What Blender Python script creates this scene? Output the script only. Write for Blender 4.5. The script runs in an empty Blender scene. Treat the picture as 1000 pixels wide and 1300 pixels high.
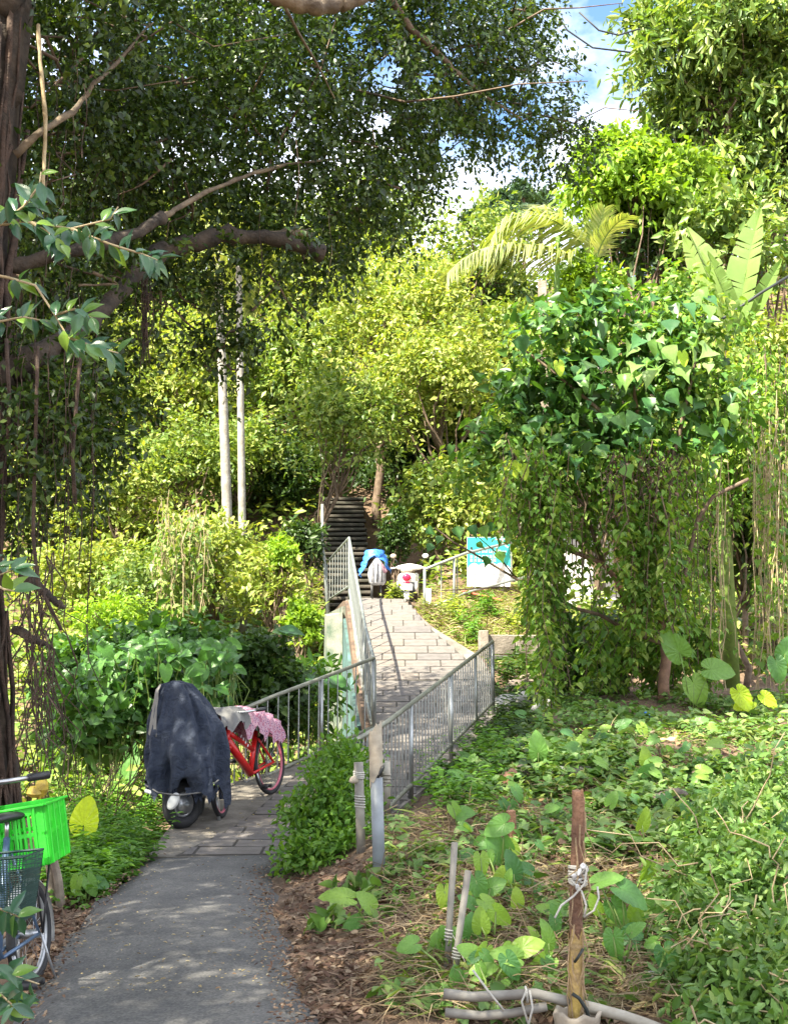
import bpy, bmesh, math, random
import numpy as np
from mathutils import Vector, Matrix, Euler

# ------------------------------------------------------------------ camera, sky, sun, exposure
scn = bpy.context.scene
col = scn.collection
F = 1500.0                      # focal length in photo pixels (photo 1000 wide)
PITCH = math.atan(190 / F)
CAM_Z = 1.6
cam_d = bpy.data.cameras.new('camera')
cam_d.sensor_fit = 'HORIZONTAL'
cam_d.sensor_width = 36.0
cam_d.lens = 36.0 * F / 1000.0
cam_d.clip_start = 0.05
cam_d.clip_end = 2000
cam = bpy.data.objects.new('camera', cam_d)
cam.location = (0, 0, CAM_Z)
cam.rotation_euler = (math.pi / 2 + PITCH, 0, 0)
col.objects.link(cam)
scn.camera = cam

SUN_EL = math.radians(50)
SUN_AZ = math.radians(222)      # clockwise from +Y: behind the camera, to the left
world = bpy.data.worlds.new('World')
scn.world = world
world.use_nodes = True
wn, wl = world.node_tree.nodes, world.node_tree.links
wn.clear()
w_out = wn.new('ShaderNodeOutputWorld')
w_bg = wn.new('ShaderNodeBackground')
w_sky = wn.new('ShaderNodeTexSky')
w_sky.sky_type = 'NISHITA'
w_sky.sun_disc = False
w_sky.sun_elevation = SUN_EL
w_sky.sun_rotation = SUN_AZ
w_tc = wn.new('ShaderNodeTexCoord')
w_map = wn.new('ShaderNodeMapping')
w_map.inputs['Scale'].default_value = (1.0, 1.0, 1.7)
w_map.inputs['Location'].default_value = (0.35, 0.12, 0.0)
w_noise = wn.new('ShaderNodeTexNoise')
w_noise.inputs['Scale'].default_value = 3.6
w_noise.inputs['Detail'].default_value = 7
w_noise.inputs['Roughness'].default_value = 0.55
w_ramp = wn.new('ShaderNodeValToRGB')
w_ramp.color_ramp.elements[0].position = 0.38
w_ramp.color_ramp.elements[1].position = 0.53
w_mix = wn.new('ShaderNodeMix')
w_mix.data_type = 'RGBA'
w_mix.inputs['B'].default_value = (5.6, 5.7, 6.1, 1)
wl.new(w_tc.outputs['Generated'], w_map.inputs['Vector'])
wl.new(w_map.outputs['Vector'], w_noise.inputs['Vector'])
wl.new(w_noise.outputs['Fac'], w_ramp.inputs['Fac'])
wl.new(w_ramp.outputs['Color'], w_mix.inputs['Factor'])
w_hsv = wn.new('ShaderNodeHueSaturation')     # polarised-looking deep blue between the clouds
w_hsv.inputs['Saturation'].default_value = 1.15
w_hsv.inputs['Value'].default_value = 0.8
wl.new(w_sky.outputs['Color'], w_hsv.inputs['Color'])
wl.new(w_hsv.outputs['Color'], w_mix.inputs['A'])
wl.new(w_mix.outputs['Result'], w_bg.inputs['Color'])
w_bg.inputs['Strength'].default_value = 0.115
wl.new(w_bg.outputs['Background'], w_out.inputs['Surface'])

sun_d = bpy.data.lights.new('sun', 'SUN')
sun_d.energy = 5.0
sun_d.angle = math.radians(0.5)
sun_d.color = (1.0, 0.93, 0.76)
sun = bpy.data.objects.new('sun', sun_d)
_sv = Vector((math.sin(SUN_AZ) * math.cos(SUN_EL), math.cos(SUN_AZ) * math.cos(SUN_EL), math.sin(SUN_EL)))
sun.rotation_euler = (-_sv).to_track_quat('-Z', 'Y').to_euler()
sun.location = _sv * 60
col.objects.link(sun)

scn.view_settings.view_transform = 'Standard'
scn.view_settings.look = 'None'
scn.view_settings.gamma = 1
scn.view_settings.use_curve_mapping = False
scn.view_settings.exposure = 2.2
scn.cycles.use_denoising = True
scn.cycles.max_bounces = 7
scn.cycles.diffuse_bounces = 4
scn.cycles.glossy_bounces = 2
scn.cycles.transmission_bounces = 4
scn.cycles.transparent_max_bounces = 6
scn.cycles.sample_clamp_indirect = 8

rnd = random.Random(7)
R = math.radians


def at(px, py, Y):
    """World point at depth Y seen at photo pixel (px, py): used to take positions off the photograph."""
    u, v = (px - 500) / F, (650 - py) / F
    d = Vector((u, math.cos(PITCH) - v * math.sin(PITCH), math.sin(PITCH) + v * math.cos(PITCH)))
    s = Y / d.y
    return Vector((d.x * s, Y, CAM_Z + d.z * s))


# ------------------------------------------------------------------ materials
def new_mat(name):
    m = bpy.data.materials.new(name)
    m.use_nodes = True
    n = m.node_tree.nodes
    l = m.node_tree.links
    return m, n, l, n['Principled BSDF']


def rgba(c):
    return (c[0], c[1], c[2], 1.0)


def plain(name, c, rough=0.5, metal=0.0, var=0.12, scale=8.0, bump=0.0, bscale=40.0, c2=None, spec=0.5, lo=0.38, hi=0.62):
    """Colour with noise variation towards c2 and an optional fine bump."""
    m, n, l, b = new_mat(name)
    tc = n.new('ShaderNodeTexCoord')
    no = n.new('ShaderNodeTexNoise')
    no.inputs['Scale'].default_value = scale
    no.inputs['Detail'].default_value = 6
    no.inputs['Roughness'].default_value = 0.62
    l.new(tc.outputs['Object'], no.inputs['Vector'])
    rp = n.new('ShaderNodeValToRGB')
    rp.color_ramp.elements[0].position = lo
    rp.color_ramp.elements[1].position = hi
    k = 1 - var
    rp.color_ramp.elements[0].color = rgba(c)
    rp.color_ramp.elements[1].color = rgba(c2) if c2 else rgba((c[0] * k, c[1] * k, c[2] * k))
    l.new(no.outputs['Fac'], rp.inputs['Fac'])
    l.new(rp.outputs['Color'], b.inputs['Base Color'])
    b.inputs['Roughness'].default_value = rough
    b.inputs['Metallic'].default_value = metal
    b.inputs['Specular IOR Level'].default_value = spec
    if bump:
        n2 = n.new('ShaderNodeTexNoise')
        n2.inputs['Scale'].default_value = bscale
        n2.inputs['Detail'].default_value = 5
        l.new(tc.outputs['Object'], n2.inputs['Vector'])
        bm_ = n.new('ShaderNodeBump')
        bm_.inputs['Strength'].default_value = bump
        bm_.inputs['Distance'].default_value = 0.02
        l.new(n2.outputs['Fac'], bm_.inputs['Height'])
        l.new(bm_.outputs['Normal'], b.inputs['Normal'])
    return m


def leaf_mat(name, cols, transl=0.35, rough=0.42, spec=0.35, tcol=None, obj_random=False):
    """Leaf blade: every leaf takes its own colour from the ramp; part of the light comes through."""
    m, n, l, b = new_mat(name)
    if obj_random:
        src = n.new('ShaderNodeObjectInfo').outputs['Random']
    else:
        src = n.new('ShaderNodeNewGeometry').outputs['Random Per Island']
    rp = n.new('ShaderNodeValToRGB')
    while len(rp.color_ramp.elements) < len(cols):
        rp.color_ramp.elements.new(0.5)
    for i, c in enumerate(cols):
        rp.color_ramp.elements[i].position = i / max(1, len(cols) - 1)
        rp.color_ramp.elements[i].color = rgba(c)
    l.new(src, rp.inputs['Fac'])
    tc = n.new('ShaderNodeTexCoord')
    no = n.new('ShaderNodeTexNoise')
    no.inputs['Scale'].default_value = 0.7 if not obj_random else 9.0
    no.inputs['Detail'].default_value = 3
    l.new(tc.outputs['Object'], no.inputs['Vector'])
    mr = n.new('ShaderNodeMapRange')
    mr.inputs['From Min'].default_value = 0.3
    mr.inputs['From Max'].default_value = 0.7
    mr.inputs['To Min'].default_value = 0.88 if obj_random else 0.72
    mr.inputs['To Max'].default_value = 1.10 if obj_random else 1.25
    l.new(no.outputs['Fac'], mr.inputs['Value'])
    mx = n.new('ShaderNodeMix')
    mx.data_type = 'RGBA'
    mx.blend_type = 'MULTIPLY'
    mx.inputs['Factor'].default_value = 1.0
    l.new(rp.outputs['Color'], mx.inputs['A'])
    cb = n.new('ShaderNodeCombineColor')
    for k in ('Red', 'Green', 'Blue'):
        l.new(mr.outputs['Result'], cb.inputs[k])
    l.new(cb.outputs['Color'], mx.inputs['B'])
    l.new(mx.outputs['Result'], b.inputs['Base Color'])
    b.inputs['Roughness'].default_value = rough
    b.inputs['Specular IOR Level'].default_value = spec
    tr = n.new('ShaderNodeBsdfTranslucent')
    hs = n.new('ShaderNodeMix')
    hs.data_type = 'RGBA'
    hs.blend_type = 'MULTIPLY'
    hs.inputs['Factor'].default_value = 1.0
    hs.inputs['B'].default_value = rgba(tcol or (1.5, 1.45, 0.45))
    l.new(mx.outputs['Result'], hs.inputs['A'])
    l.new(hs.outputs['Result'], tr.inputs['Color'])
    ms = n.new('ShaderNodeMixShader')
    ms.inputs['Fac'].default_value = transl
    l.new(b.outputs['BSDF'], ms.inputs[1])
    l.new(tr.outputs['BSDF'], ms.inputs[2])
    l.new(ms.outputs['Shader'], n['Material Output'].inputs['Surface'])
    return m


M = {}
M['lf_banyan'] = leaf_mat('banyan_leaf', [(.016, .034, .008), (.026, .055, .011), (.045, .09, .016), (.12, .18, .03)], .34, .38, .45)
M['lf_heart'] = leaf_mat('heart_leaf', [(.045, .13, .022), (.065, .18, .028), (.10, .24, .035)], .36, .4, .4, obj_random=True)
M['lf_teal'] = leaf_mat('glossy_leaf', [(.025, .08, .045), (.035, .10, .05), (.05, .13, .05), (.16, .28, .03)], .25, .3, .6, obj_random=True)
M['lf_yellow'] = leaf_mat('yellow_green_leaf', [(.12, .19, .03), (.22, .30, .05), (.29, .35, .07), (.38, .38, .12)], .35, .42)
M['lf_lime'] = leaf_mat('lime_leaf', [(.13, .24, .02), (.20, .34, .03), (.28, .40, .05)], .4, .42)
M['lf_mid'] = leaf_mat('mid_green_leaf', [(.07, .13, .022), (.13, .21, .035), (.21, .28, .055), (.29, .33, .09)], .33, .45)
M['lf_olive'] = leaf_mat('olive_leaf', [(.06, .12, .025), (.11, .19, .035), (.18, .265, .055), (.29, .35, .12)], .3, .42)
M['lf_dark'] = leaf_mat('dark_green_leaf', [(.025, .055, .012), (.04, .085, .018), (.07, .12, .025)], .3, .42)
M['lf_far'] = leaf_mat('far_hill_leaf', [(.035, .075, .035), (.05, .10, .045)], .2, .6)
M['lf_fresh'] = leaf_mat('fresh_creeper_leaf', [(.07, .17, .022), (.11, .23, .03), (.17, .30, .045)], .38, .45)
M['lf_weed'] = leaf_mat('weed_leaf', [(.06, .16, .025), (.10, .23, .03), (.15, .29, .045)], .38, .45)
M['lf_cover'] = leaf_mat('ground_cover_leaf', [(.07, .15, .03), (.11, .21, .045), (.16, .27, .08), (.24, .33, .10)], .33, .45)
M['lf_grass'] = leaf_mat('sunny_grass_blade', [(.14, .20, .03), (.20, .25, .05), (.27, .27, .09)], .35, .5)
M['lf_dry'] = leaf_mat('dead_leaf', [(.07, .04, .028), (.13, .075, .05), (.20, .13, .085), (.30, .23, .16)], .12, .7, .2, (1.1, .9, .6))
M['lf_fallen'] = leaf_mat('fallen_yellow_leaf', [(.30, .22, .10), (.42, .33, .14), (.40, .34, .2), (.25, .14, .06)], .1, .6, .3, (1.1, .9, .6))
M['lf_straw'] = leaf_mat('dry_straw', [(.15, .10, .055), (.24, .175, .10), (.33, .26, .16)], .1, .8, .2, (1.1, .9, .6))
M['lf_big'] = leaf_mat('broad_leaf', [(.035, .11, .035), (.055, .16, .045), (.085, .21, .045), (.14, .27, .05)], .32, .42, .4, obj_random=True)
M['lf_bigsun'] = leaf_mat('sunlit_broad_leaf', [(.14, .27, .06), (.19, .33, .09), (.26, .38, .12)], .38, .4, .4, obj_random=True)  # lighter copy of the broad leaf: sunlight put into the colour
M['lf_bigs'] = leaf_mat('broad_leaf_mass', [(.04, .105, .022), (.06, .15, .028), (.085, .19, .034)], .34, .38, .45)
M['lf_taro'] = leaf_mat('taro_leaf', [(.07, .18, .06), (.11, .25, .06), (.17, .32, .06), (.27, .40, .06)], .4, .4, .4, obj_random=True)
M['lf_taro_y'] = leaf_mat('yellow_taro_leaf', [(.44, .60, .05), (.50, .62, .06)], .5, .45, .4, (1.5, 1.5, .3), obj_random=True)
M['lf_banana'] = leaf_mat('banana_leaf', [(.14, .24, .06), (.18, .28, .08), (.22, .31, .10)], .38, .4, .4, obj_random=True)
M['lf_palm'] = leaf_mat('palm_leaflet', [(.18, .24, .06), (.26, .31, .10), (.36, .38, .16)], .3, .38, .5)
M['lf_vine'] = leaf_mat('hanging_vine_leaf', [(.075, .17, .028), (.125, .245, .04), (.19, .32, .055), (.31, .39, .10)], .38, .42)
M['bark'] = plain('banyan_bark', (.065, .047, .032), .9, 0, .5, 6, 1.0, 22, (.02, .015, .011))
M['bark_pale'] = plain('pale_branch_bark', (.18, .135, .085), .85, 0, .4, 7, .8, 25, (.08, .058, .038))
M['root'] = plain('aerial_root', (.075, .045, .03), .9, 0, .5, 9, .6, 60, (.03, .019, .013))
M['stem'] = plain('brown_stem', (.17, .12, .08), .8, 0, .5, 9, .4, 30, (.08, .05, .03))
M['stem_red'] = plain('red_brown_limb', (.25, .14, .09), .75, 0, .4, 8, .4, 30, (.14, .075, .05))
M['stem_g'] = plain('green_stem', (.16, .24, .05), .5, 0, .3, 12, 0, 30)
M['stem_dry'] = plain('dry_vine_stem', (.42, .34, .20), .85, 0, .4, 9, .3, 60, (.26, .19, .10))
M['palm_trunk'] = plain('palm_trunk', (.30, .28, .25), .8, 0, .4, 5, .4, 20, (.20, .18, .15))
M['soil'] = plain('soil', (.13, .085, .055), .95, 0, .5, 5, .9, 25, (.07, .045, .03))


# ------------------------------------------------------------------ object helpers
def put(o, parent=None):
    col.objects.link(o)
    if parent is not None:
        o.parent = parent
    return o


def tag(o, label=None, cat=None, group=None, kind=None):
    if label:
        o['label'] = label
    if cat:
        o['category'] = cat
    if group:
        o['group'] = group
    if kind:
        o['kind'] = kind
    return o


def thing(name, label, cat, loc, group=None, rz=0.0):
    o = bpy.data.objects.new(name, None)
    o.empty_display_size = 0.1
    o.location = loc
    o.rotation_euler = (0, 0, rz)
    col.objects.link(o)
    return tag(o, label, cat, group)


def wloc(o):
    v = Vector((0, 0, 0))
    while o is not None:
        v += o.location
        o = o.parent
    return v


def copy_tree(o, parent=None):
    c = o.copy()
    col.objects.link(c)
    c.parent = parent
    for ch in list(o.children):
        copy_tree(ch, c)
    return c


class MB:
    """Collects shapes; build() links them as ONE mesh object."""

    def __init__(self):
        self.v, self.f = [], []

    def add(self, vs, fs):
        b = len(self.v)
        self.v += [tuple(p) for p in vs]
        self.f += [tuple(b + i for i in f) for f in fs]
        return self

    def box(self, c, s, rot=None, bev=0.0):
        c = Vector(c)
        hx, hy, hz = s[0] / 2, s[1] / 2, s[2] / 2
        m = rot if isinstance(rot, Matrix) else (Euler(rot).to_matrix() if rot else Matrix.Identity(3))
        if bev > 0:
            b = min(bev, hx * .9, hy * .9, hz * .9)
            vs = []
            for sx in (-1, 1):
                for sy in (-1, 1):
                    for sz in (-1, 1):
                        vs += [(sx * (hx - b), sy * (hy - b), sz * hz), (sx * (hx - b), sy * hy, sz * (hz - b)), (sx * hx, sy * (hy - b), sz * (hz - b))]
            bm = bmesh.new()
            for p in vs:
                bm.verts.new(p)
            r = bmesh.ops.convex_hull(bm, input=bm.verts[:])
            bmesh.ops.recalc_face_normals(bm, faces=bm.faces[:])
            bm.verts.index_update()
            self.add([c + m @ v.co for v in bm.verts], [[v.index for v in f.verts] for f in bm.faces])
            bm.free()
            return self
        vs = [c + m @ Vector((x, y, z)) for x in (-hx, hx) for y in (-hy, hy) for z in (-hz, hz)]
        return self.add(vs, [(0, 1, 3, 2), (4, 6, 7, 5), (0, 4, 5, 1), (2, 3, 7, 6), (0, 2, 6, 4), (1, 5, 7, 3)])

    def tube(self, pts, rad, n=6, cap=True):
        pts = [Vector(p) for p in pts]
        if not hasattr(rad, '__len__'):
            rad = [rad] * len(pts)
        k = len(pts)
        t0 = (pts[1] - pts[0]).normalized()
        ref = Vector((0, 0, 1)) if abs(t0.z) < .9 else Vector((1, 0, 0))
        a = t0.cross(ref).normalized()
        vs = []
        for i in range(k):
            t = (pts[min(i + 1, k - 1)] - pts[max(i - 1, 0)])
            t = t.normalized() if t.length > 1e-9 else t0
            a = a - t * a.dot(t)
            a = a.normalized() if a.length > 1e-6 else t.orthogonal().normalized()
            b = t.cross(a)
            for j in range(n):
                th = 2 * math.pi * j / n
                vs.append(pts[i] + (a * math.cos(th) + b * math.sin(th)) * rad[i])
        fs = []
        for i in range(k - 1):
            for j in range(n):
                j2 = (j + 1) % n
                fs.append((i * n + j, i * n + j2, (i + 1) * n + j2, (i + 1) * n + j))
        if cap:
            fs.append(tuple(range(n - 1, -1, -1)))
            fs.append(tuple((k - 1) * n + j for j in range(n)))
        return self.add(vs, fs)

    def torus(self, c, axis, r, rt, n=28, m=8, squash=1.0):
        c, ax = Vector(c), Vector(axis).normalized()
        a = ax.orthogonal().normalized()
        b = ax.cross(a)
        vs, fs = [], []
        for i in range(n):
            th = 2 * math.pi * i / n
            d = a * math.cos(th) + b * math.sin(th)
            for j in range(m):
                ph = 2 * math.pi * j / m
                vs.append(c + d * (r + rt * math.cos(ph)) + ax * (rt * squash * math.sin(ph)))
        for i in range(n):
            for j in range(m):
                i2, j2 = (i + 1) % n, (j + 1) % m
                fs.append((i * m + j, i2 * m + j, i2 * m + j2, i * m + j2))
        return self.add(vs, fs)

    def ell(self, c, r, n=12, m=8, rot=None):
        c = Vector(c)
        rm = rot if isinstance(rot, Matrix) else (Euler(rot).to_matrix() if rot else Matrix.Identity(3))
        vs, fs = [], []
        for i in range(m + 1):
            ph = math.pi * i / m
            for j in range(n):
                th = 2 * math.pi * j / n
                vs.append(c + rm @ Vector((r[0] * math.sin(ph) * math.cos(th), r[1] * math.sin(ph) * math.sin(th), r[2] * math.cos(ph))))
        for i in range(m):
            for j in range(n):
                j2 = (j + 1) % n
                fs.append((i * n + j, (i + 1) * n + j, (i + 1) * n + j2, i * n + j2))
        return self.add(vs, fs)

    def loft(self, rings, cap=True):
        n = len(rings[0])
        vs = [p for r in rings for p in r]
        fs = []
        for i in range(len(rings) - 1):
            for j in range(n):
                j2 = (j + 1) % n
                fs.append((i * n + j, i * n + j2, (i + 1) * n + j2, (i + 1) * n + j))
        if cap:
            fs.append(tuple(range(n - 1, -1, -1)))
            fs.append(tuple((len(rings) - 1) * n + j for j in range(n)))
        return self.add(vs, fs)

    def build(self, name, mat, parent=None, smooth=False, label=None, world_coords=True):
        me = bpy.data.meshes.new(name)
        off = wloc(parent) if (parent is not None and world_coords) else Vector((0, 0, 0))
        me.from_pydata([(p[0] - off.x, p[1] - off.y, p[2] - off.z) for p in self.v], [], self.f)
        me.materials.append(M[mat] if isinstance(mat, str) else mat)
        if smooth:
            me.polygons.foreach_set('use_smooth', [True] * len(me.polygons))
        me.update()
        o = bpy.data.objects.new(name, me)
        if label:
            o['label'] = label
        return put(o, parent)


def solid(name, mb, mat, loc, label, cat, group=None, smooth=False):
    """A thing that is one mesh, with its origin at loc (mesh given in world coordinates)."""
    loc = Vector(loc)
    mb.v = [(p[0] - loc.x, p[1] - loc.y, p[2] - loc.z) for p in mb.v]
    o = mb.build(name, mat, None, smooth)
    o.location = loc
    return tag(o, label, cat, group)


# ------------------------------------------------------------------ leaves (numpy)
TPL = {
    'rhomb': (np.array([(0, 0, 0), (.42, .5, .10), (1, 0, -.06), (.42, -.5, .10)]), [(0, 1, 2), (0, 2, 3)]),
    'oval': (np.array([(0, 0, 0), (.28, .42, .07), (.66, .38, .05), (1, 0, -.12), (.66, -.38, .05), (.28, -.42, .07)]), [(0, 1, 2, 3), (0, 3, 4, 5)]),
    'heart': (np.array([(0, 0, 0), (-.14, .32, .02), (.12, .52, .05), (.5, .36, .05), (1, 0, -.16), (.5, -.36, .05), (.12, -.52, .05), (-.14, -.32, .02)]),
              [(0, 1, 2, 3, 4), (0, 4, 5, 6, 7)]),
    'blade': (np.array([(0, -.5, 0), (.5, -.4, .14), (1, 0, 0), (.5, .4, .14), (0, .5, 0)]), [(0, 1, 3, 4), (1, 2, 3)]),
}


def norm(a):
    return a / np.maximum(np.linalg.norm(a, axis=1, keepdims=True), 1e-9)


def leaf_mesh(name, P, D, N, L, W, tpl='rhomb', mat=None):
    """One mesh of many leaves: base point, axis, normal, length and width per leaf."""
    tv, tf = TPL[tpl]
    D = norm(D)
    N = norm(N - D * np.sum(N * D, axis=1, keepdims=True))
    S = np.cross(N, D)
    k, n = len(tv), len(P)
    L = np.broadcast_to(np.asarray(L, float), (n,))
    W = np.broadcast_to(np.asarray(W, float), (n,))
    V = (P[:, None, :] + tv[None, :, 0, None] * (L[:, None, None] * D[:, None, :]) + tv[None, :, 1, None] * (W[:, None, None] * S[:, None, :])
         + tv[None, :, 2, None] * (L[:, None, None] * N[:, None, :]))
    me = bpy.data.meshes.new(name)
    me.vertices.add(n * k)
    me.vertices.foreach_set('co', V.reshape(-1).astype(np.float32))
    cnt = np.array([len(f) for f in tf])
    flat = np.concatenate([np.array(f) for f in tf])
    idx = (flat[None, :] + (np.arange(n) * k)[:, None]).reshape(-1)
    tot = np.tile(cnt, n)
    start = np.concatenate(([0], np.cumsum(tot)[:-1]))
    me.loops.add(len(idx))
    me.loops.foreach_set('vertex_index', idx.astype(np.int32))
    me.polygons.add(len(tot))
    me.polygons.foreach_set('loop_start', start.astype(np.int32))
    me.polygons.foreach_set('loop_total', tot.astype(np.int32))
    me.update(calc_edges=True)
    me.validate()
    if mat:
        me.materials.append(M[mat])
    return me


def leaf_obj(name, mat, P, D, N, L, W, tpl='rhomb', parent=None, label=None):
    off = np.array(wloc(parent)) if parent is not None else np.zeros(3)
    o = bpy.data.objects.new(name, leaf_mesh(name, P - off, D, N, L, W, tpl, mat))
    if label:
        o['label'] = label
    return put(o, parent)


def unit(rng, n):
    return norm(rng.normal(size=(n, 3)))


def lobe_leaves(rng, lobes, ncl, nl, spread=.22, low=-.55, droop=.25, up=.6, inner=.6):
    """Leaf clumps over the outside of a set of ellipsoid lobes (centre, radii): returns positions, axes, normals."""
    lobes = np.asarray(lobes, float)
    w = (lobes[:, 3] * lobes[:, 4] + lobes[:, 3] * lobes[:, 5]) ** 1.0
    li = rng.choice(len(lobes), ncl, p=w / w.sum())
    d = unit(rng, ncl * 3)
    d = d[d[:, 2] > low]
    while len(d) < ncl:
        e = unit(rng, ncl)
        d = np.concatenate((d, e[e[:, 2] > low]))
    d = d[:ncl]
    r = inner + (1.04 - inner) * rng.random(ncl) ** .55
    C = lobes[li, :3] + d * lobes[li, 3:] * r[:, None]
    csz = spread * (0.55 + 0.9 * rng.random(ncl))
    m = np.maximum(1, (nl * (csz / spread) ** 1.5).astype(int))
    ci = np.repeat(np.arange(ncl), m)
    n = len(ci)
    nt = 4                                   # twigs per clump; the leaves sit along them
    tw = d[:, None, :] * .75 + rng.normal(size=(ncl, nt, 3)) * .75 + np.array([0, 0, .18])
    tw = tw / np.linalg.norm(tw, axis=2, keepdims=True)
    td = tw[ci, rng.integers(0, nt, n)]
    tt = rng.random(n) ** .7
    ln = csz[ci] * 2.3
    P = C[ci] + td * (tt * ln - .35 * ln)[:, None] + rng.normal(size=(n, 3)) * np.array([1, 1, .8]) * (csz[ci] * .26)[:, None]
    P[:, 2] -= droop * .35 * ln * tt ** 2
    D = td * .6 + rng.normal(size=(n, 3)) * .55
    D[:, 2] -= droop
    N = d[ci] * .45 + rng.normal(size=(n, 3)) * .42
    N[:, 2] += up
    return P, D, N, C


def blob(rng, c, rx, ry, rz, k=9, sub=.45):
    """Lobes that make an uneven crown of the given half sizes: boughs of unlike size round a core."""
    c = np.asarray(c, float)
    out = [np.concatenate((c - np.array([0, 0, rz * .1]), np.array([rx, ry, rz]) * .60))]
    gm = (rx * ry * rz) ** (1 / 3)
    for i in range(k + 4):
        d = unit(rng, 1)[0]
        if d[2] < -.5:
            d[2] *= -.5
        s = sub * (.42 + .85 * rng.random())
        cc = c + d * np.array([rx, ry, rz]) * (1.02 - s * .60)
        q = np.array([rx, ry, rz]) ** .5 * gm ** .5 * s
        q[2] *= .55 + .5 * rng.random()
        out.append(np.concatenate((cc, q)))
    return out


def limb(rng, mb, a, b, r0, r1, seg=6, wob=.08, n=6):
    a, b = Vector(a), Vector(b)
    L = (b - a).length
    pts, rad = [], []
    for i in range(seg + 1):
        t = i / seg
        p = a.lerp(b, t)
        if 0 < i < seg:
            p = p + Vector((rng.normal(), rng.normal(), rng.normal())) * wob * L * .5
        pts.append(p)
        rad.append(r0 + (r1 - r0) * t)
    mb.tube(pts, rad, n)
    return pts


# ------------------------------------------------------------------ the lie of the land
_dy = np.array([-20, 9.9, 11.7, 13, 15, 17.0, 18.2, 19.2, 20.6, 21.4, 22.2, 23, 45])
_dz = np.array([0, 0, .09, .24, .56, .98, 1.27, 1.62, 2.22, 2.54, 2.75, 2.79, 2.79])
_ly = np.array([-20, 3, 5.2, 6.3, 7.74, 10, 12.0, 13, 14.2, 15.2, 17.5, 22, 30])
_lx = np.array([-1.5, -1.5, -1.6, -1.79, -1.97, -2.05, -2.1, -1.95, -1.02, -.25, -.45, -.84, -1.55])
_ry = np.array([-20, 3, 5.2, 6.3, 7.74, 9.3, 10.3, 11.7, 16.5, 18.5, 19.3, 20.6, 21.8, 24, 30])
_rx = np.array([-.1, -.2, -.33, -.5, -.74, -.95, -.42, -.07, 1.42, 1.50, 1.42, .62, .2, .35, .1])


def DZ(y):
    return np.interp(y, _dy, _dz)


def LX(y):
    return np.interp(y, _ly, _lx)


def RX(y):
    return np.interp(y, _ry, _rx)


def sstep(a, b, x):
    t = np.clip((x - a) / (b - a), 0, 1)
    return t * t * (3 - 2 * t)


def wob(x, y, s, seed=0.0):
    return (np.sin(x * s + 1.3 + seed) * np.cos(y * s * 1.13 + .7 + seed * 2) + .5 * np.sin(x * s * 2.3 + y * s * 1.9 + seed) + .3 * np.cos(y * s * 3.7 - x * s * 3.1)) / 1.8


def H(x, y):
    x, y = np.asarray(x, float), np.asarray(y, float)
    path = DZ(y)
    lx, rx = LX(y), RX(y)
    # right: a mound that climbs away from the path, with a hollow beside the ramp rail
    mound = np.interp(y, [-20, 5.0, 7, 10, 13, 16, 19, 21, 23.5, 26, 32, 45, 70], [0, 0, .2, .5, .8, 1.08, 1.2, 1.6, 2.55, 2.85, 4.5, 11, 26]) + .09 * wob(x, y, 1.7) * sstep(5, 8, y)
    mound = mound + .16 * np.exp(-((x - 1.9) ** 2 / 1.2 + (y - 11.0) ** 2 / 1.0)) + .10 * np.exp(-((x - 3.0) ** 2 / .6 + (y - 10.6) ** 2 / .6))
    rail_base = np.interp(y, [5, 10, 11.7, 15, 16.5, 18.5, 20.5, 23], [0, -.04, .03, .48, .78, 1.1, 1.75, 2.75])
    t = sstep(.1, 1.25, x - rx) * np.where(y < 9, 1, 1)
    right = rail_base * (1 - t) + mound * t
    right = np.where(y < 9.5, -.03 + (mound + .03) * sstep(0, 1.2, x - rx), right)
    # left: a weedy bank, then a ravine, then the far slope
    bank = -.07 + .16 * sstep(.3, 1.6, lx - x) + .05 * wob(x, y, 2.1, 2)
    rav = np.interp(y, [-20, 11.5, 13.2, 15, 17, 20, 24, 28, 33, 45, 70], [0, 0, -.35, -1.0, -1.4, -1.0, .9, 2.3, 4.2, 11, 26])
    left = np.where(y < 11.5, bank, bank * (1 - sstep(11.5, 13, y)) + rav * sstep(11.5, 13, y))
    dl = lx - x
    left = np.where((y > 12), np.where(dl > .05, left, np.minimum(left, path)), left)
    z = np.where(x > rx, right, np.where(x < lx, left, path - .10))
    z = np.where((x >= lx) & (x <= rx) & (y > 15.4) & (y < 22.5), np.minimum(path - .5, rail_base), z)
    # high ground farther left and far away
    z = z + sstep(6, 25, -x - 2) * 2.2 * sstep(14, 26, y)
    z = np.where(y > 33, np.maximum(z, np.interp(y, [33, 45, 70, 110, 400], [4.0, 10.5, 22, 30, 40])) + wob(x, y, .12) * 1.0, z)
    return z


def hz(x, y):
    return float(H(x, y))


def gp(px, py, y0=3.0, y1=40.0):
    """Ground point under a photo pixel."""
    ys_ = np.arange(y0, y1 + .02, .025)
    u, v = (px - 500) / F, (650 - py) / F
    dy, dz_ = math.cos(PITCH) - v * math.sin(PITCH), math.sin(PITCH) + v * math.cos(PITCH)
    X_, Z_ = u / dy * ys_, CAM_Z + dz_ / dy * ys_
    G_ = H(X_, ys_)
    k = np.nonzero(Z_ <= G_)[0]
    i = int(k[0]) if len(k) else -1
    return Vector((X_[i], ys_[i], G_[i]))


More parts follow.
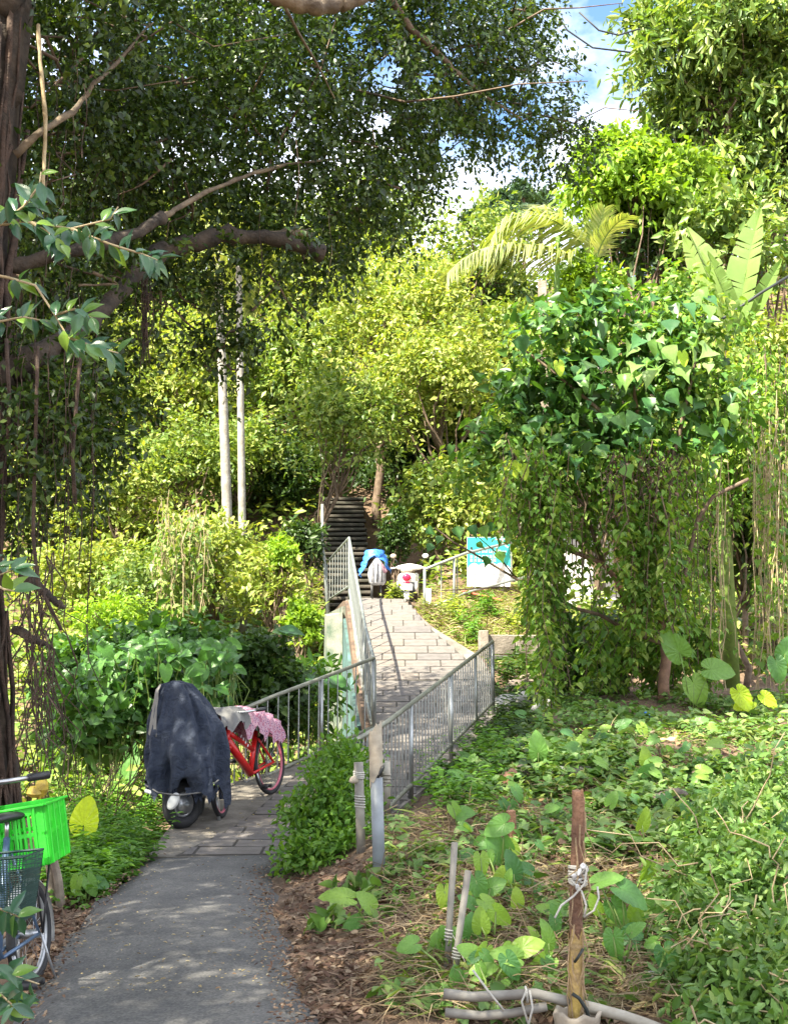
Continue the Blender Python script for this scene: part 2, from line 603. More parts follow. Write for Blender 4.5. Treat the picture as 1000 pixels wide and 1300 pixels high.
def grid_obj(name, xs, ys, zf, mat, kind='structure', smooth=True):
    X, Y = np.meshgrid(xs, ys)
    Z = zf(X, Y)
    n, m = X.shape
    me = bpy.data.meshes.new(name)
    V = np.stack((X, Y, Z), -1).reshape(-1, 3)
    i = np.arange(n - 1)[:, None] * m + np.arange(m - 1)[None, :]
    Fc = np.stack((i, i + 1, i + m + 1, i + m), -1).reshape(-1, 4)
    me.from_pydata(V.tolist(), [], Fc.tolist())
    me.polygons.foreach_set('use_smooth', [smooth] * len(me.polygons))
    me.materials.append(M[mat] if isinstance(mat, str) else mat)
    o = bpy.data.objects.new(name, me)
    put(o)
    o['kind'] = kind
    return o


# ground sheet: soil with humus, greener far away
m, n, l, b = new_mat('ground_soil')
tc = n.new('ShaderNodeTexCoord')
n1 = n.new('ShaderNodeTexNoise'); n1.inputs['Scale'].default_value = 1.3; n1.inputs['Detail'].default_value = 8; n1.inputs['Roughness'].default_value = .7
n2 = n.new('ShaderNodeTexNoise'); n2.inputs['Scale'].default_value = 26; n2.inputs['Detail'].default_value = 6
l.new(tc.outputs['Object'], n1.inputs['Vector']); l.new(tc.outputs['Object'], n2.inputs['Vector'])
r1 = n.new('ShaderNodeValToRGB')
r1.color_ramp.elements[0].position = .3; r1.color_ramp.elements[0].color = (.055, .036, .022, 1)
r1.color_ramp.elements[1].position = .72; r1.color_ramp.elements[1].color = (.20, .135, .085, 1)
e = r1.color_ramp.elements.new(.5); e.color = (.12, .075, .045, 1)
ad = n.new('ShaderNodeMath'); ad.operation = 'MULTIPLY_ADD'; ad.inputs[1].default_value = .5
mu = n.new('ShaderNodeMath'); mu.operation = 'MULTIPLY'; mu.inputs[1].default_value = .5
l.new(n1.outputs['Fac'], ad.inputs[0]); l.new(n2.outputs['Fac'], mu.inputs[0]); l.new(mu.outputs[0], ad.inputs[2])
l.new(ad.outputs[0], r1.inputs['Fac'])
l.new(r1.outputs['Color'], b.inputs['Base Color'])
b.inputs['Roughness'].default_value = .95
bp = n.new('ShaderNodeBump'); bp.inputs['Strength'].default_value = .9; bp.inputs['Distance'].default_value = .03
l.new(n2.outputs['Fac'], bp.inputs['Height']); l.new(bp.outputs['Normal'], b.inputs['Normal'])
M['ground'] = m
xs = np.concatenate((np.linspace(-300, -30, 14), np.linspace(-26, -6, 21), np.linspace(-5.5, 7, 126), np.linspace(8, 30, 23), np.linspace(40, 300, 12)))
ys = np.concatenate((np.linspace(-60, -4, 10), np.linspace(-3, 3, 13), np.linspace(3.1, 27, 200), np.linspace(28, 60, 33), np.linspace(66, 400, 24)))
def zground(X, Y):
    z = H(X, Y) + .025 * wob(X, Y, 6.0) * ((X < LX(Y) - .1) | (X > RX(Y) + .1))
    return z
ground = grid_obj('ground', xs, ys, zground, 'ground')

# ------------------------------------------------------------------ asphalt path
m, n, l, b = new_mat('asphalt')
tc = n.new('ShaderNodeTexCoord')
v1 = n.new('ShaderNodeTexVoronoi'); v1.inputs['Scale'].default_value = 95
na = n.new('ShaderNodeTexNoise'); na.inputs['Scale'].default_value = 2.2; na.inputs['Detail'].default_value = 8; na.inputs['Roughness'].default_value = .68
nb = n.new('ShaderNodeTexNoise'); nb.inputs['Scale'].default_value = 60; nb.inputs['Detail'].default_value = 4
for q in (v1, na, nb):
    l.new(tc.outputs['Object'], q.inputs['Vector'])
ra = n.new('ShaderNodeValToRGB')
ra.color_ramp.elements[0].position = .34; ra.color_ramp.elements[0].color = (.055, .055, .058, 1)
ra.color_ramp.elements[1].position = .68; ra.color_ramp.elements[1].color = (.118, .115, .112, 1)
l.new(na.outputs['Fac'], ra.inputs['Fac'])
rv = n.new('ShaderNodeValToRGB')
rv.color_ramp.elements[0].position = .05; rv.color_ramp.elements[0].color = (.55, .55, .55, 1)
rv.color_ramp.elements[1].position = .95; rv.color_ramp.elements[1].color = (1.55, 1.5, 1.4, 1)
l.new(v1.outputs['Color'], rv.inputs['Fac'])
mx = n.new('ShaderNodeMix'); mx.data_type = 'RGBA'; mx.blend_type = 'MULTIPLY'; mx.inputs['Factor'].default_value = .8
l.new(ra.outputs['Color'], mx.inputs['A']); l.new(rv.outputs['Color'], mx.inputs['B'])
l.new(mx.outputs['Result'], b.inputs['Base Color'])
b.inputs['Roughness'].default_value = .88
bp = n.new('ShaderNodeBump'); bp.inputs['Strength'].default_value = .55; bp.inputs['Distance'].default_value = .008
l.new(nb.outputs['Fac'], bp.inputs['Height']); l.new(bp.outputs['Normal'], b.inputs['Normal'])
M['asphalt'] = m
mb = MB()
rows = []
yy = np.arange(-6, 10.06, .12)
for y in yy:
    a = float(LX(y)) + .035 * math.sin(y * 5.1) + .03 * math.sin(y * 11.7 + 1)
    c = float(RX(y)) + .03 * math.sin(y * 4.3 + 2) + .03 * math.sin(y * 9.1)
    if y > 8.9:
        c = max(c, -.98)
    row = [(a - .03, y, -.08)]
    for k in range(9):
        t = k / 8
        z = .012 * math.sin(y * 1.7 + t * 4) * math.sin(t * math.pi) + .018 * math.sin(t * math.pi) - (.03 if k in (0, 8) else 0)
        row.append((a + (c - a) * t, y, z))
    row.append((c + .03, y, -.08))
    rows.append(row)
w = len(rows[0])
mb.add([p for r_ in rows for p in r_], [(i * w + j, i * w + j + 1, (i + 1) * w + j + 1, (i + 1) * w + j) for i in range(len(rows) - 1) for j in range(w - 1)])
o = mb.build('asphalt_path', 'asphalt', None, True)
o['kind'] = 'structure'

# ------------------------------------------------------------------ paved ramp, concrete strip, footbridge
M['conc'] = plain('worn_concrete', (.20, .178, .15), .9, 0, .4, 3.0, .5, 40, (.10, .088, .072))
M['joint'] = plain('dark_joint_mortar', (.06, .053, .045), .95, 0, .4, 6, .3, 60)
M['paver'] = plain('paver_stone', (.142, .126, .114), .85, 0, .3, 2.2, .35, 50, (.095, .085, .077))
M['paver_b'] = plain('paver_stone_dark', (.12, .108, .102), .85, 0, .3, 2.2, .35, 50, (.08, .072, .068))
M['paver_c'] = plain('paver_stone_warm', (.155, .131, .112), .85, 0, .3, 2.2, .35, 50, (.105, .09, .077))
M['slab'] = plain('bridge_edge_concrete', (.15, .095, .06), .9, 0, .5, 5, .5, 30, (.06, .04, .028))
M['wall_white'] = plain('algae_stained_wall', (.19, .19, .155), .85, 0, .3, 2.6, .4, 30, (.06, .09, .06))
M['wall_teal'] = plain('teal_shade_wall', (.07, .15, .14), .85, 0, .4, 2.2, .35, 30, (.035, .06, .055))  # the side wall's shade is put into its dark teal tone


def PL(y):   # left edge of the pavers (the bikes stand on the concrete strip beyond it)
    return float(np.interp(y, [10, 11.2, 12.3, 13.6, 14.6, 15.6, 17.5, 22.2], [-1.80, -1.50, -1.32, -1.10, -.50, -.24, -.40, -.82]))


def PR(y):
    return float(np.interp(y, [10, 10.6, 11.7, 16.5, 18.0, 19.2, 20.6, 22.2], [-.75, -.36, -.10, 1.32, 1.30, 1.18, .56, .16]))


pave = MB()
rows = []
for y in np.arange(9.98, 32.01, .25):
    a, c = float(LX(y)), float(RX(y))
    if y < 10.4:
        c = min(c, -.45)
    z = float(DZ(y)) + .004
    rows.append([(a, y, z - .3), (a, y, z), (a * .5 + c * .5, y, z), (c, y, z), (c, y, z - .3)])
w = 5
pave.add([p for r_ in rows for p in r_], [(i * w + j, i * w + j + 1, (i + 1) * w + j + 1, (i + 1) * w + j) for i in range(len(rows) - 1) for j in range(w - 1)])
pave.add(rows[0], [(0, 1, 2, 3, 4)])
ramp = pave.build('paved_ramp', 'conc', None, False)
ramp['kind'] = 'structure'
# dark mortar bed under the slabs, 4 mm up
bed = MB()
rows = []
for y in np.arange(10.0, 22.6, .2):
    rows.append([(PL(y), y, float(DZ(y)) + .008), (PR(y), y, float(DZ(y)) + .008)])
bed.add([p for r_ in rows for p in r_], [(2 * i, 2 * i + 1, 2 * i + 3, 2 * i + 2) for i in range(len(rows) - 1)])
bed.build('mortar_bed', 'joint', ramp)
unit_paver = {}
for k in ('paver', 'paver_b', 'paver_c'):
    q = MB().box((0, 0, 0), (1, 1, 1), None, .02)
    me = bpy.data.meshes.new('paver')
    me.from_pydata(q.v, [], q.f)
    me.materials.append(M[k])
    unit_paver[k] = me
y, irow, npav = 10.03, 0, 0
while y < 22.3:
    sl = (float(DZ(y + .1)) - float(DZ(y - .1))) / .2
    pitch = (.30 if y < 20 else .29) / math.sqrt(1 + sl * sl)
    ym = y + pitch / 2
    xa, xb = PL(ym), PR(ym)
    base = [-.22, .02, .26][irow % 3] if y < 99 else 0
    lean = -.06 * (ym - 15)
    cuts = [xa]
    x0 = xa + .58 * ((irow * .37) % 1.0) + .1
    step = .56
    while x0 < xb - .12:
        if x0 - cuts[-1] > .1:
            cuts.append(x0)
        x0 += step + rnd.uniform(-.01, .01)
    cuts.append(xb)
    for a, c in zip(cuts[:-1], cuts[1:]):
        ga = .012
        kx = rnd.random()
        o = bpy.data.objects.new('paver', unit_paver['paver' if kx < .6 else ('paver_b' if kx < .8 else 'paver_c')])
        o.scale = (c - a - 2 * ga, .30 - .016, .05)
        o.location = ((a + c) / 2, ym, float(DZ(ym)) - .008 + rnd.uniform(-.002, .003))
        o.rotation_euler = (math.atan(sl) + rnd.uniform(-.006, .006), rnd.uniform(-.006, .006), rnd.uniform(-.006, .006))
        put(o, ramp)
        npav += 1
    y += pitch
    irow += 1

# footbridge: slab edge and side walls below the left rail
fb_loc = Vector((-.4, 17, hz(-.4, 17)))
bridge = thing('footbridge', 'steep concrete footbridge with shade toned teal side wall below the steel railing', 'bridge', fb_loc)
mb = MB()
yy = list(np.arange(15.3, 30.1, .4))
secs = []
for y in yy:
    x = float(LX(y)); z = float(DZ(y))
    x2 = float(RX(y))
    secs.append([(x - .06, y, z - .02), (x - .06, y, z - .30), (x2 + .04, y, z - .30), (x2 + .04, y, z - .02)])
mb.loft([[Vector(p) for p in s] for s in secs])
mb.build('deck_slab', 'slab', bridge)
mb = MB()
secs = []
for y in np.arange(17.0, 22.3, .5):
    x = float(LX(y)) - .11; z = float(DZ(y)) - .29
    secs.append([Vector((x, y, z)), Vector((x, y, -2.2)), Vector((x + .3, y, -2.2)), Vector((x + .3, y, z))])
mb.loft(secs)
mb.build('side_wall', 'wall_teal', bridge, label='teal side wall with shade in its tone')
mb = MB()
p0, p1 = Vector((-.86, 22.05, 0)), Vector((-1.75, 28.5, 0))
d = (p1 - p0)
nrm = Vector((-d.y, d.x, 0)).normalized()
q = [p0 + nrm * .10, p1 + nrm * .10, p1 - nrm * .15, p0 - nrm * .15]
mb.add([(p.x, p.y, -2.2) for p in q] + [(p.x, p.y, 2.62) for p in q], [(0, 1, 5, 4), (1, 2, 6, 5), (2, 3, 7, 6), (3, 0, 4, 7), (4, 5, 6, 7)])
mb.add([(-.95, 21.9, -2.2), (-1.30, 22.15, -2.2), (-1.38, 22.6, -2.2), (-.93, 22.4, -2.2), (-.95, 21.9, 2.5), (-1.24, 22.15, 2.44), (-1.32, 22.6, 2.5), (-.93, 22.4, 2.52)],
       [(0, 1, 5, 4), (1, 2, 6, 5), (2, 3, 7, 6), (3, 0, 4, 7), (4, 5, 6, 7)])
mb.build('abutment_wall', 'wall_white', bridge, label='pale algae streaked abutment wall in sun')

# ------------------------------------------------------------------ steel railings
M['steel'] = plain('galvanised_steel', (.42, .43, .42), .38, .75, .35, 3.0, .15, 60, (.24, .25, .24))
M['steel_p'] = plain('pale_painted_steel', (.27, .29, .275), .5, .25, .3, 3.0, .1, 60, (.16, .18, .17))
M['steel_o'] = plain('olive_worn_pipe', (.30, .30, .24), .5, .4, .35, 4.0, .2, 60, (.19, .19, .15))


def railing(label, pts, height, nbal, mat='steel', rails=True, bar=.009, rail_r=.024, post_at=(0, -1), group=None, low=.07, matrail=None, extra_post=(), bal_at=None):
    """pts: base polyline. Parts: top_rail, bottom_rail, every post and every baluster."""
    pts = [Vector(p) for p in pts]
    t = thing('steel_railing', label, 'railing', pts[0], group)
    up = Vector((0, 0, height))
    MB().tube([p + up for p in pts], rail_r, 8).build('top_rail', matrail or mat, t, True)
    MB().tube([p + Vector((0, 0, low)) for p in pts], rail_r * .9, 8).build('bottom_rail', matrail or mat, t, True)
    L = [0]
    for i in range(1, len(pts)):
        L.append(L[-1] + (pts[i] - pts[i - 1]).length)

    def along(s):
        for i in range(1, len(pts)):
            if s <= L[i] + 1e-9:
                return pts[i - 1].lerp(pts[i], (s - L[i - 1]) / (L[i] - L[i - 1]))
        return pts[-1]
    bm_ = None
    for f_ in (bal_at or [i / nbal for i in range(1, nbal)]):
        s = L[-1] * f_
        p = along(s)
        if bm_ is None:
            ob = MB().tube([(0, 0, low), (0, 0, height)], bar, 6, False).build('baluster', mat, None, True, world_coords=False)
            ob.parent = t
            bm_ = ob.data
        else:
            ob = bpy.data.objects.new('baluster', bm_)
            put(ob, t)
        ob.location = p - pts[0]
    for i in list(post_at) + list(extra_post):
        p = pts[i] if isinstance(i, int) else along(L[-1] * i)
        MB().tube([p + Vector((0, 0, -.12)), p + up * 1.0 + Vector((0, 0, .0))], rail_r * 1.0, 8).build('post', mat, t, True)
    return t


def dz3(x, y, dz=0.0):
    return Vector((x, y, float(DZ(y)) + dz))


railing('grey steel railing behind the parked red bicycle', [at(282, 1022, 13.0), at(345, 990, 13.65), at(474, 930, 15.15)], .93, 15, 'steel', matrail='steel_o', extra_post=(.62,))
railing('tall pale steel railing climbing the left edge of the bridge', [Vector((-.25, 15.25, .62)), Vector((-.42, 17.2, 1.14)), Vector((-.84, 22.0, 2.92)), Vector((-1.62, 28.2, 2.95))], .98, 42, 'steel_p', bal_at=[.53 * (i + .5) / 19 for i in range(19)] + [.53 + .47 * ((i + .5) / 9) ** 1.25 for i in range(9)], bar=.0105, extra_post=(.16, .52))
railing('grey steel railing along the right side of the paved ramp', [at(441, 1082, 10.35), at(491, 1037, 11.7), at(626, 898, 16.5)], .90, 50, 'steel', matrail='steel_o', extra_post=(.35, .62, .83))
railing('pale steel handrail rising beside the turquoise sign', [at(539, 779, 25.5), at(590, 757, 26.3), at(672, 735, 27.2)], .95, 6, 'steel_p', bar=.014, rail_r=.032, extra_post=(.3,))
q = MB(); q.tube([at(409, 640, 27.5), at(409, 690, 27.5), at(413, 725, 27.4), at(417, 790, 27.3)], [.03, .035, .045, .045], 8)
solid('handrail_pole', q, 'steel_p', at(417, 790, 27.3), 'bent grey pipe pole at the left foot of the stone stairs', 'pole', smooth=True)

# stone stairs up into the trees
M['step'] = plain('shade_toned_step', (.075, .064, .05), .9, 0, .5, 3, .6, 30, (.03, .03, .02))  # dark tone puts the deep shade of the trees into the steps
st = thing('stone_stairs', 'stone stairs toned dark as shade, climbing under the trees', 'stairs', Vector((-1.1, 29, 2.9)))
sx0, sx1 = at(412, 760, 29).x, at(474, 760, 29).x
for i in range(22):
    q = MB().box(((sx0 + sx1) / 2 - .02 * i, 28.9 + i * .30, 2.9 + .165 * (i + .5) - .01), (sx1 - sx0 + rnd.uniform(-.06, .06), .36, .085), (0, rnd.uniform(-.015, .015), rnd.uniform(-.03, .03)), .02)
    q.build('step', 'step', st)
q = MB()
for i in range(22):
    q.box(((sx0 + sx1) / 2 - .02 * i, 29.0 + i * .30 + .6, 2.83 + .165 * i - .35), (sx1 - sx0 - .08, 1.2, .86))
q.build('stair_core', 'joint', st)
# stones heaped at the foot of the stairs on the right
def rock(c, r, seed, mat='rock', n=10):
    rg = np.random.default_rng(seed)
    q = MB().ell((0, 0, 0), (1, 1, 1), n, 7)
    ph = rg.uniform(0, 6, 6)
    out = []
    for p in q.v:
        k = 1 + .16 * math.sin(3 * p[0] + ph[0]) * math.cos(2.6 * p[1] + ph[1]) + .10 * math.sin(5 * p[2] + ph[2]) + .07 * math.sin(7 * p[0] + 6 * p[1] + ph[3])
        out.append((c[0] + p[0] * r[0] * k, c[1] + p[1] * r[1] * k, c[2] + p[2] * r[2] * k))
    q.v = out
    return q
M['rock'] = plain('grey_brown_rock', (.15, .12, .095), .9, 0, .5, 4, .9, 14, (.06, .047, .037))
M['rock_pale'] = plain('pale_rock', (.42, .41, .38), .9, 0, .4, 4, .5, 22, (.25, .24, .22))

# ------------------------------------------------------------------ materials of the made things
M['rubber'] = plain('black_rubber', (.022, .022, .024), .75, 0, .3, 9, .15, 80)
M['black'] = plain('black_plastic', (.02, .02, .022), .45, 0, .2, 9)
M['chrome'] = plain('dull_chrome', (.55, .55, .56), .28, .9, .3, 5, .05, 60)
M['alu'] = plain('grey_aluminium', (.45, .46, .47), .4, .7, .3, 5)
M['red'] = plain('red_bike_paint', (.62, .015, .015), .3, 0, .15, 5)
M['blue_paint'] = plain('blue_grey_bike_paint', (.10, .16, .26), .35, .2, .25, 5)
M['pink_rim'] = plain('pink_rim', (.62, .16, .22), .4, 0, .2, 5)
M['crate'] = plain('lime_crate_plastic', (.035, .64, .025), .45, 0, .14, 7, .08, 60, (.03, .50, .025))
M['mesh_green'] = plain('dark_green_wire', (.02, .06, .05), .5, .2, .2, 9)
M['navy'] = plain('faded_navy_cloth', (.014, .021, .04), .92, 0, .5, 9, .5, 150, (.034, .043, .066))
_n = M['navy'].node_tree
for nd in _n.nodes:
    if nd.type == 'BUMP':
        nd.inputs['Distance'].default_value = .05
        nd.inputs['Strength'].default_value = .8
    if nd.type == 'TEX_NOISE' and nd.inputs['Scale'].default_value > 100:
        nd.inputs['Scale'].default_value = 11
        nd.inputs['Detail'].default_value = 9
        nd.inputs['Distortion'].default_value = 1.2
M['greycloth'] = plain('grey_cloth', (.20, .195, .185), .9, 0, .3, 5, .3, 90, (.13, .125, .12))
M['silver'] = plain('dirty_white_plastic', (.62, .62, .60), .45, 0, .25, 5)
M['white_paint'] = plain('white_scooter_paint', (.78, .76, .72), .3, 0, .10, 3)
M['tail_red'] = plain('tail_lamp_red', (.62, .02, .07), .2, 0, .1, 5)
M['plate'] = plain('white_plate', (.8, .8, .8), .45, 0, .06, 5)
M['wood'] = plain('weathered_brown_wood', (.22, .115, .065), .85, 0, .5, 7, .7, 45, (.10, .05, .03))
M['wood_grey'] = plain('grey_wood', (.30, .25, .19), .85, 0, .4, 7, .5, 45, (.17, .13, .10))
M['yellow'] = plain('flaking_yellow_paint', (.42, .29, .07), .7, 0, .35, 9, .5, 50, (.25, .17, .08))
M['pvc'] = plain('grey_pvc', (.25, .235, .20), .6, 0, .3, 5, .1, 40, (.15, .135, .115))
M['pvc_pale'] = plain('pale_pvc', (.36, .335, .28), .6, 0, .3, 6, .15, 40, (.25, .22, .17))
M['pvc_blue'] = plain('blue_grey_pipe', (.24, .265, .29), .5, .1, .25, 4, .1, 40, (.17, .185, .20))
M['cream'] = plain('cream_broken_pipe', (.42, .36, .28), .7, 0, .35, 7, .2, 40, (.28, .235, .18))
M['rope'] = plain('white_rope', (.48, .46, .41), .8, 0, .25, 30, .3, 200)
M['bag_white'] = plain('white_plastic_film', (.62, .62, .62), .4, 0, .2, 10)
M['bag_yellow'] = plain('yellow_plastic', (.50, .36, .03), .5, 0, .4, 14, .5, 30, (.30, .20, .03))
M['bag_blue'] = plain('blue_tarp', (.012, .10, .46), .5, 0, .3, 9, .5, 25, (.06, .24, .68))
M['bag_grey'] = plain('grey_bundle', (.42, .42, .45), .7, 0, .4, 12, .3, 40, (.22, .22, .24))
M['wall_paint'] = plain('white_house_wall', (.74, .71, .68), .85, 0, .18, 2.0, .15, 30)
M['tan'] = plain('tan_stone', (.46, .31, .17), .85, 0, .35, 5, .5, 30)
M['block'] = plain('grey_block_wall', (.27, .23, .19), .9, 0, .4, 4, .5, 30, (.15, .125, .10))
M['block_dark'] = plain('dark_block_wall', (.13, .125, .12), .9, 0, .4, 4, .5, 30, (.07, .065, .06))  # darker tone for the lower part of the low wall
M['cable'] = plain('black_cable', (.015, .02, .018), .6)
M['orange'] = plain('faded_red_board', (.52, .12, .06), .7, 0, .3, 6)
M['dead_fiber'] = plain('peeling_fibre', (.36, .25, .14), .9, 0, .4, 30, .3, 100)

# pink cloth printed with small flowers
m, n, l, b = new_mat('pink_floral_cloth')
tc = n.new('ShaderNodeTexCoord')
v1 = n.new('ShaderNodeTexVoronoi'); v1.inputs['Scale'].default_value = 38
l.new(tc.outputs['Object'], v1.inputs['Vector'])
rp = n.new('ShaderNodeValToRGB')
rp.color_ramp.interpolation = 'CONSTANT'
rp.color_ramp.elements[0].color = (.10, .06, .16, 1)
rp.color_ramp.elements[1].position = .24; rp.color_ramp.elements[1].color = (.42, .19, .26, 1)
e = rp.color_ramp.elements.new(.40); e.color = (.46, .30, .35, 1)
e = rp.color_ramp.elements.new(.62); e.color = (.36, .13, .19, 1)
l.new(v1.outputs['Distance'], rp.inputs['Fac'])
l.new(rp.outputs['Color'], b.inputs['Base Color'])
b.inputs['Roughness'].default_value = .9
M['floral'] = m

# ------------------------------------------------------------------ bicycles
def wheel(root, c, r, rt, tyre, rim, nsp=20, hubw=.05, name='wheel', label=None, parent=None, rim_r=.011):
    w = bpy.data.objects.new(name, None)
    w.location = c
    put(w, root)
    if label:
        w['label'] = label
    MB().torus((0, 0, 0), (0, 1, 0), r - rt, rt, 36, 8).build('tyre', tyre, w, True, world_coords=False)
    MB().torus((0, 0, 0), (0, 1, 0), r - rt * 2.2, rim_r, 36, 6, 1.3).build('rim', rim, w, True, world_coords=False)
    sp = MB()
    for i in range(nsp):
        a = 2 * math.pi * i / nsp
        a2 = a + (.5 if i % 2 else -.5)
        s = hubw / 2 * (1 if (i // 2) % 2 else -1)
        sp.tube([(.02 * math.cos(a2), s, .02 * math.sin(a2)), ((r - rt * 2.3) * math.cos(a), 0, (r - rt * 2.3) * math.sin(a))], .0016, 3, False)
    sp.build('spokes', 'chrome', w, world_coords=False)
    MB().tube([(0, -hubw, 0), (0, hubw, 0)], .022, 10).build('hub', 'alu', w, True, world_coords=False)
    return w


def lpart(root, name, mat, mb, smooth=True, label=None):
    return mb.build(name, mat, root, smooth, label, world_coords=False)


def bicycle(label, loc, rz, r, wb, frame, rim, thick=.018, seat_h=.82, head_h=.86, bar_h=1.0, steer=0.0, tyre_r=.022, group=None, rack=False, fender=None, rx=0.0):
    t = thing('bicycle', label, 'bicycle', loc, group)
    t.rotation_euler = (rx, 0, rz)
    ra, fa = Vector((0, 0, r)), Vector((wb, 0, r))
    bb = Vector((wb * .41, 0, r * .9))
    st_ = Vector((wb * .22, 0, seat_h - .1))
    hd, hb = Vector((wb - .26, 0, head_h)), Vector((wb - .20, 0, head_h - .16))
    wheel(t, ra, r, tyre_r, 'rubber', rim)
    fw = wheel(t, fa, r, tyre_r, 'rubber', rim)
    fw.rotation_euler = (0, 0, steer)
    q = MB()
    q.tube([hd + Vector((0, 0, .01)), hb], thick * 1.1, 8)
    q.tube([hb.lerp(hd, .35), bb], thick * 1.5, 8)
    q.tube([hd.lerp(hb, .2), bb.lerp(st_, .55)], thick * .9, 8)
    q.tube([bb, st_], thick, 8)
    for s in (-.05, .05):
        q.tube([bb + Vector((0, s * .5, 0)), ra + Vector((0, s, 0))], thick * .5, 6)
        q.tube([st_ + Vector((0, s * .4, -.08)), ra + Vector((0, s, 0))], thick * .45, 6)
    lpart(t, 'frame', frame, q)
    q = MB()
    for s in (-.05, .05):
        q.tube([hb + Vector((.01, s * .7, -.02)), hb.lerp(fa, .4) + Vector((.0, s, 0)), fa + Vector((0, s, 0))], [.014, .013, .01], 6)
    q.tube([hb + Vector((0, -.05, -.02)), hb + Vector((0, .05, -.02))], .017, 6)
    lpart(t, 'fork', 'chrome' if frame != 'red' else 'red', q)
    q = MB()
    q.tube([hd, hd + Vector((-.03, 0, bar_h - head_h))], .013, 8)
    q.tube([hd + Vector((-.16, -.29, bar_h - head_h + .02)), hd + Vector((-.03, -.2, bar_h - head_h + .02)), hd + Vector((-.03, .2, bar_h - head_h + .02)), hd + Vector((-.16, .29, bar_h - head_h + .02))], .012, 8)
    lpart(t, 'handlebar', 'chrome', q)
    for s in (-1, 1):
        q = MB().tube([hd + Vector((-.13, s * .265, bar_h - head_h + .02)), hd + Vector((-.21, s * .335, bar_h - head_h + .02))], .019, 8)
        lpart(t, 'grip', 'black', q)
    q = MB()
    q.tube([st_, st_ + Vector((-.02, 0, .1))], .013, 8)
    lpart(t, 'seat_post', 'chrome', q)
    q = MB()
    rings = []
    for x, hw, h in ((-.16, .02, .02), (-.145, .095, .05), (-.08, .115, .055), (0, .08, .05), (.07, .04, .045), (.14, .026, .035), (.16, .01, .015)):
        rings.append([Vector((st_.x - .02 + x, hw * math.cos(2 * math.pi * k / 12), seat_h + h * .5 * math.sin(2 * math.pi * k / 12))) for k in range(12)])
    q.loft(rings)
    lpart(t, 'saddle', 'black', q)
    q = MB().torus(bb + Vector((0, -.05, 0)), (0, 1, 0), .085, .006, 24, 5)
    ca = R(70)
    cv = Vector((math.cos(ca), 0, math.sin(ca))) * .155
    q.tube([bb + Vector((0, -.075, 0)), bb + Vector((0, -.085, 0)) + cv], .010, 6)
    q.tube([bb + Vector((0, .075, 0)), bb + Vector((0, .085, 0)) - cv], .010, 6)
    lpart(t, 'crank', 'alu', q)
    for s, e_ in ((-1, cv), (1, -cv)):
        c = bb + Vector((0, s * .135, 0)) + e_
        q = MB().box(c + Vector((0, 0, .012)), (.10, .085, .014), None, .004).box(c + Vector((.045, 0, 0)), (.014, .09, .03), None, .003).box(c + Vector((-.045, 0, 0)), (.014, .09, .03), None, .003)
        lpart(t, 'pedal', 'black', q)
    if fender:
        for c, a0, a1 in ((ra, 20, 200), (fa, 10, 165)):
            rings = []
            for k in range(19):
                a = R(a0 + (a1 - a0) * k / 18)
                d = Vector((math.cos(a), 0, math.sin(a)))
                sec = []
                for y_, dr in ((-.03, .004), (-.02, .018), (0, .024), (.02, .018), (.03, .004), (.02, .015), (0, .021), (-.02, .015)):
                    sec.append(c + d * (r + dr) + Vector((0, y_, 0)))
                rings.append(sec)
            lpart(t, 'mudguard', fender, MB().loft(rings))
        q = MB().box((wb * .2, -.075, r * .93), (wb * .46, .012, .06), (0, R(1), 0), .005)
        lpart(t, 'chain_guard', 'alu', q)
        q = MB()
        for s in (-.06, .06):
            q.tube([ra + Vector((0, s, 0)), ra + Vector((-.06, s * 1.6, -r + .015))], .007, 6)
        lpart(t, 'kickstand', 'alu', q)
    if rack:
        q = MB()
        for s in (-.07, 0, .07):
            q.tube([(.20, s, r * 2 + .07), (-.19, s, r * 2 + .07)], .006, 6)
        for x in (.15, -.02, -.17):
            q.tube([(x, -.07, r * 2 + .07), (x, .07, r * 2 + .07)], .006, 6)
        for s in (-.07, .07):
            q.tube([ra + Vector((0, s, 0)), (-.14, s, r * 2 + .07)], .006, 6)
            q.tube([ra + Vector((0, s, 0)), (.05, s, r * 2 + .07)], .006, 6)
        lpart(t, 'rack', 'black', q)
    return t


# small city bike at the left edge, rear wheel towards us
axle = at(44, 1186, 6.2)
gz = hz(axle.x, axle.y)
hd_ang = math.atan2(-1.0, -.09)
bike = bicycle('small black and silver bicycle with front basket at the left edge of the path', (axle.x, axle.y, axle.z - .255), hd_ang, .255, .93, 'blue_paint', 'alu',
               seat_h=.86, head_h=.80, bar_h=1.04, steer=.12, tyre_r=.024, rack=True, fender='silver', rx=R(6))
# front basket of the bike
q = MB()
for k in range(15):
    z = .47 + k * .02
    hw, hl = .12 + .05 * k / 14, .085 + .03 * k / 14
    cx = .86
    q.tube([(cx - hl, -hw, z), (cx + hl, -hw, z), (cx + hl, hw, z), (cx - hl, hw, z), (cx - hl, -hw, z)], .0022 if k < 14 else .006, 4)
for k in range(18):
    f = k / 17
    for s in (-1, 1):
        q.tube([(.86 - .085 + .17 * f, s * .12, .47), (.86 - .115 + .23 * f, s * .17, .75)], .002, 4, False)
for k in range(22):
    f = k / 21
    for s in (-1, 1):
        q.tube([(.86 + s * .085, -.12 + .24 * f, .47), (.86 + s * .115, -.17 + .34 * f, .75)], .002, 4, False)
q.box((.86, 0, .468), (.17, .24, .01))
q.v = [(p[0] - .20, p[1] + .15, p[2] - .02) for p in q.v]
lpart(bike, 'basket', 'mesh_green', q, False)

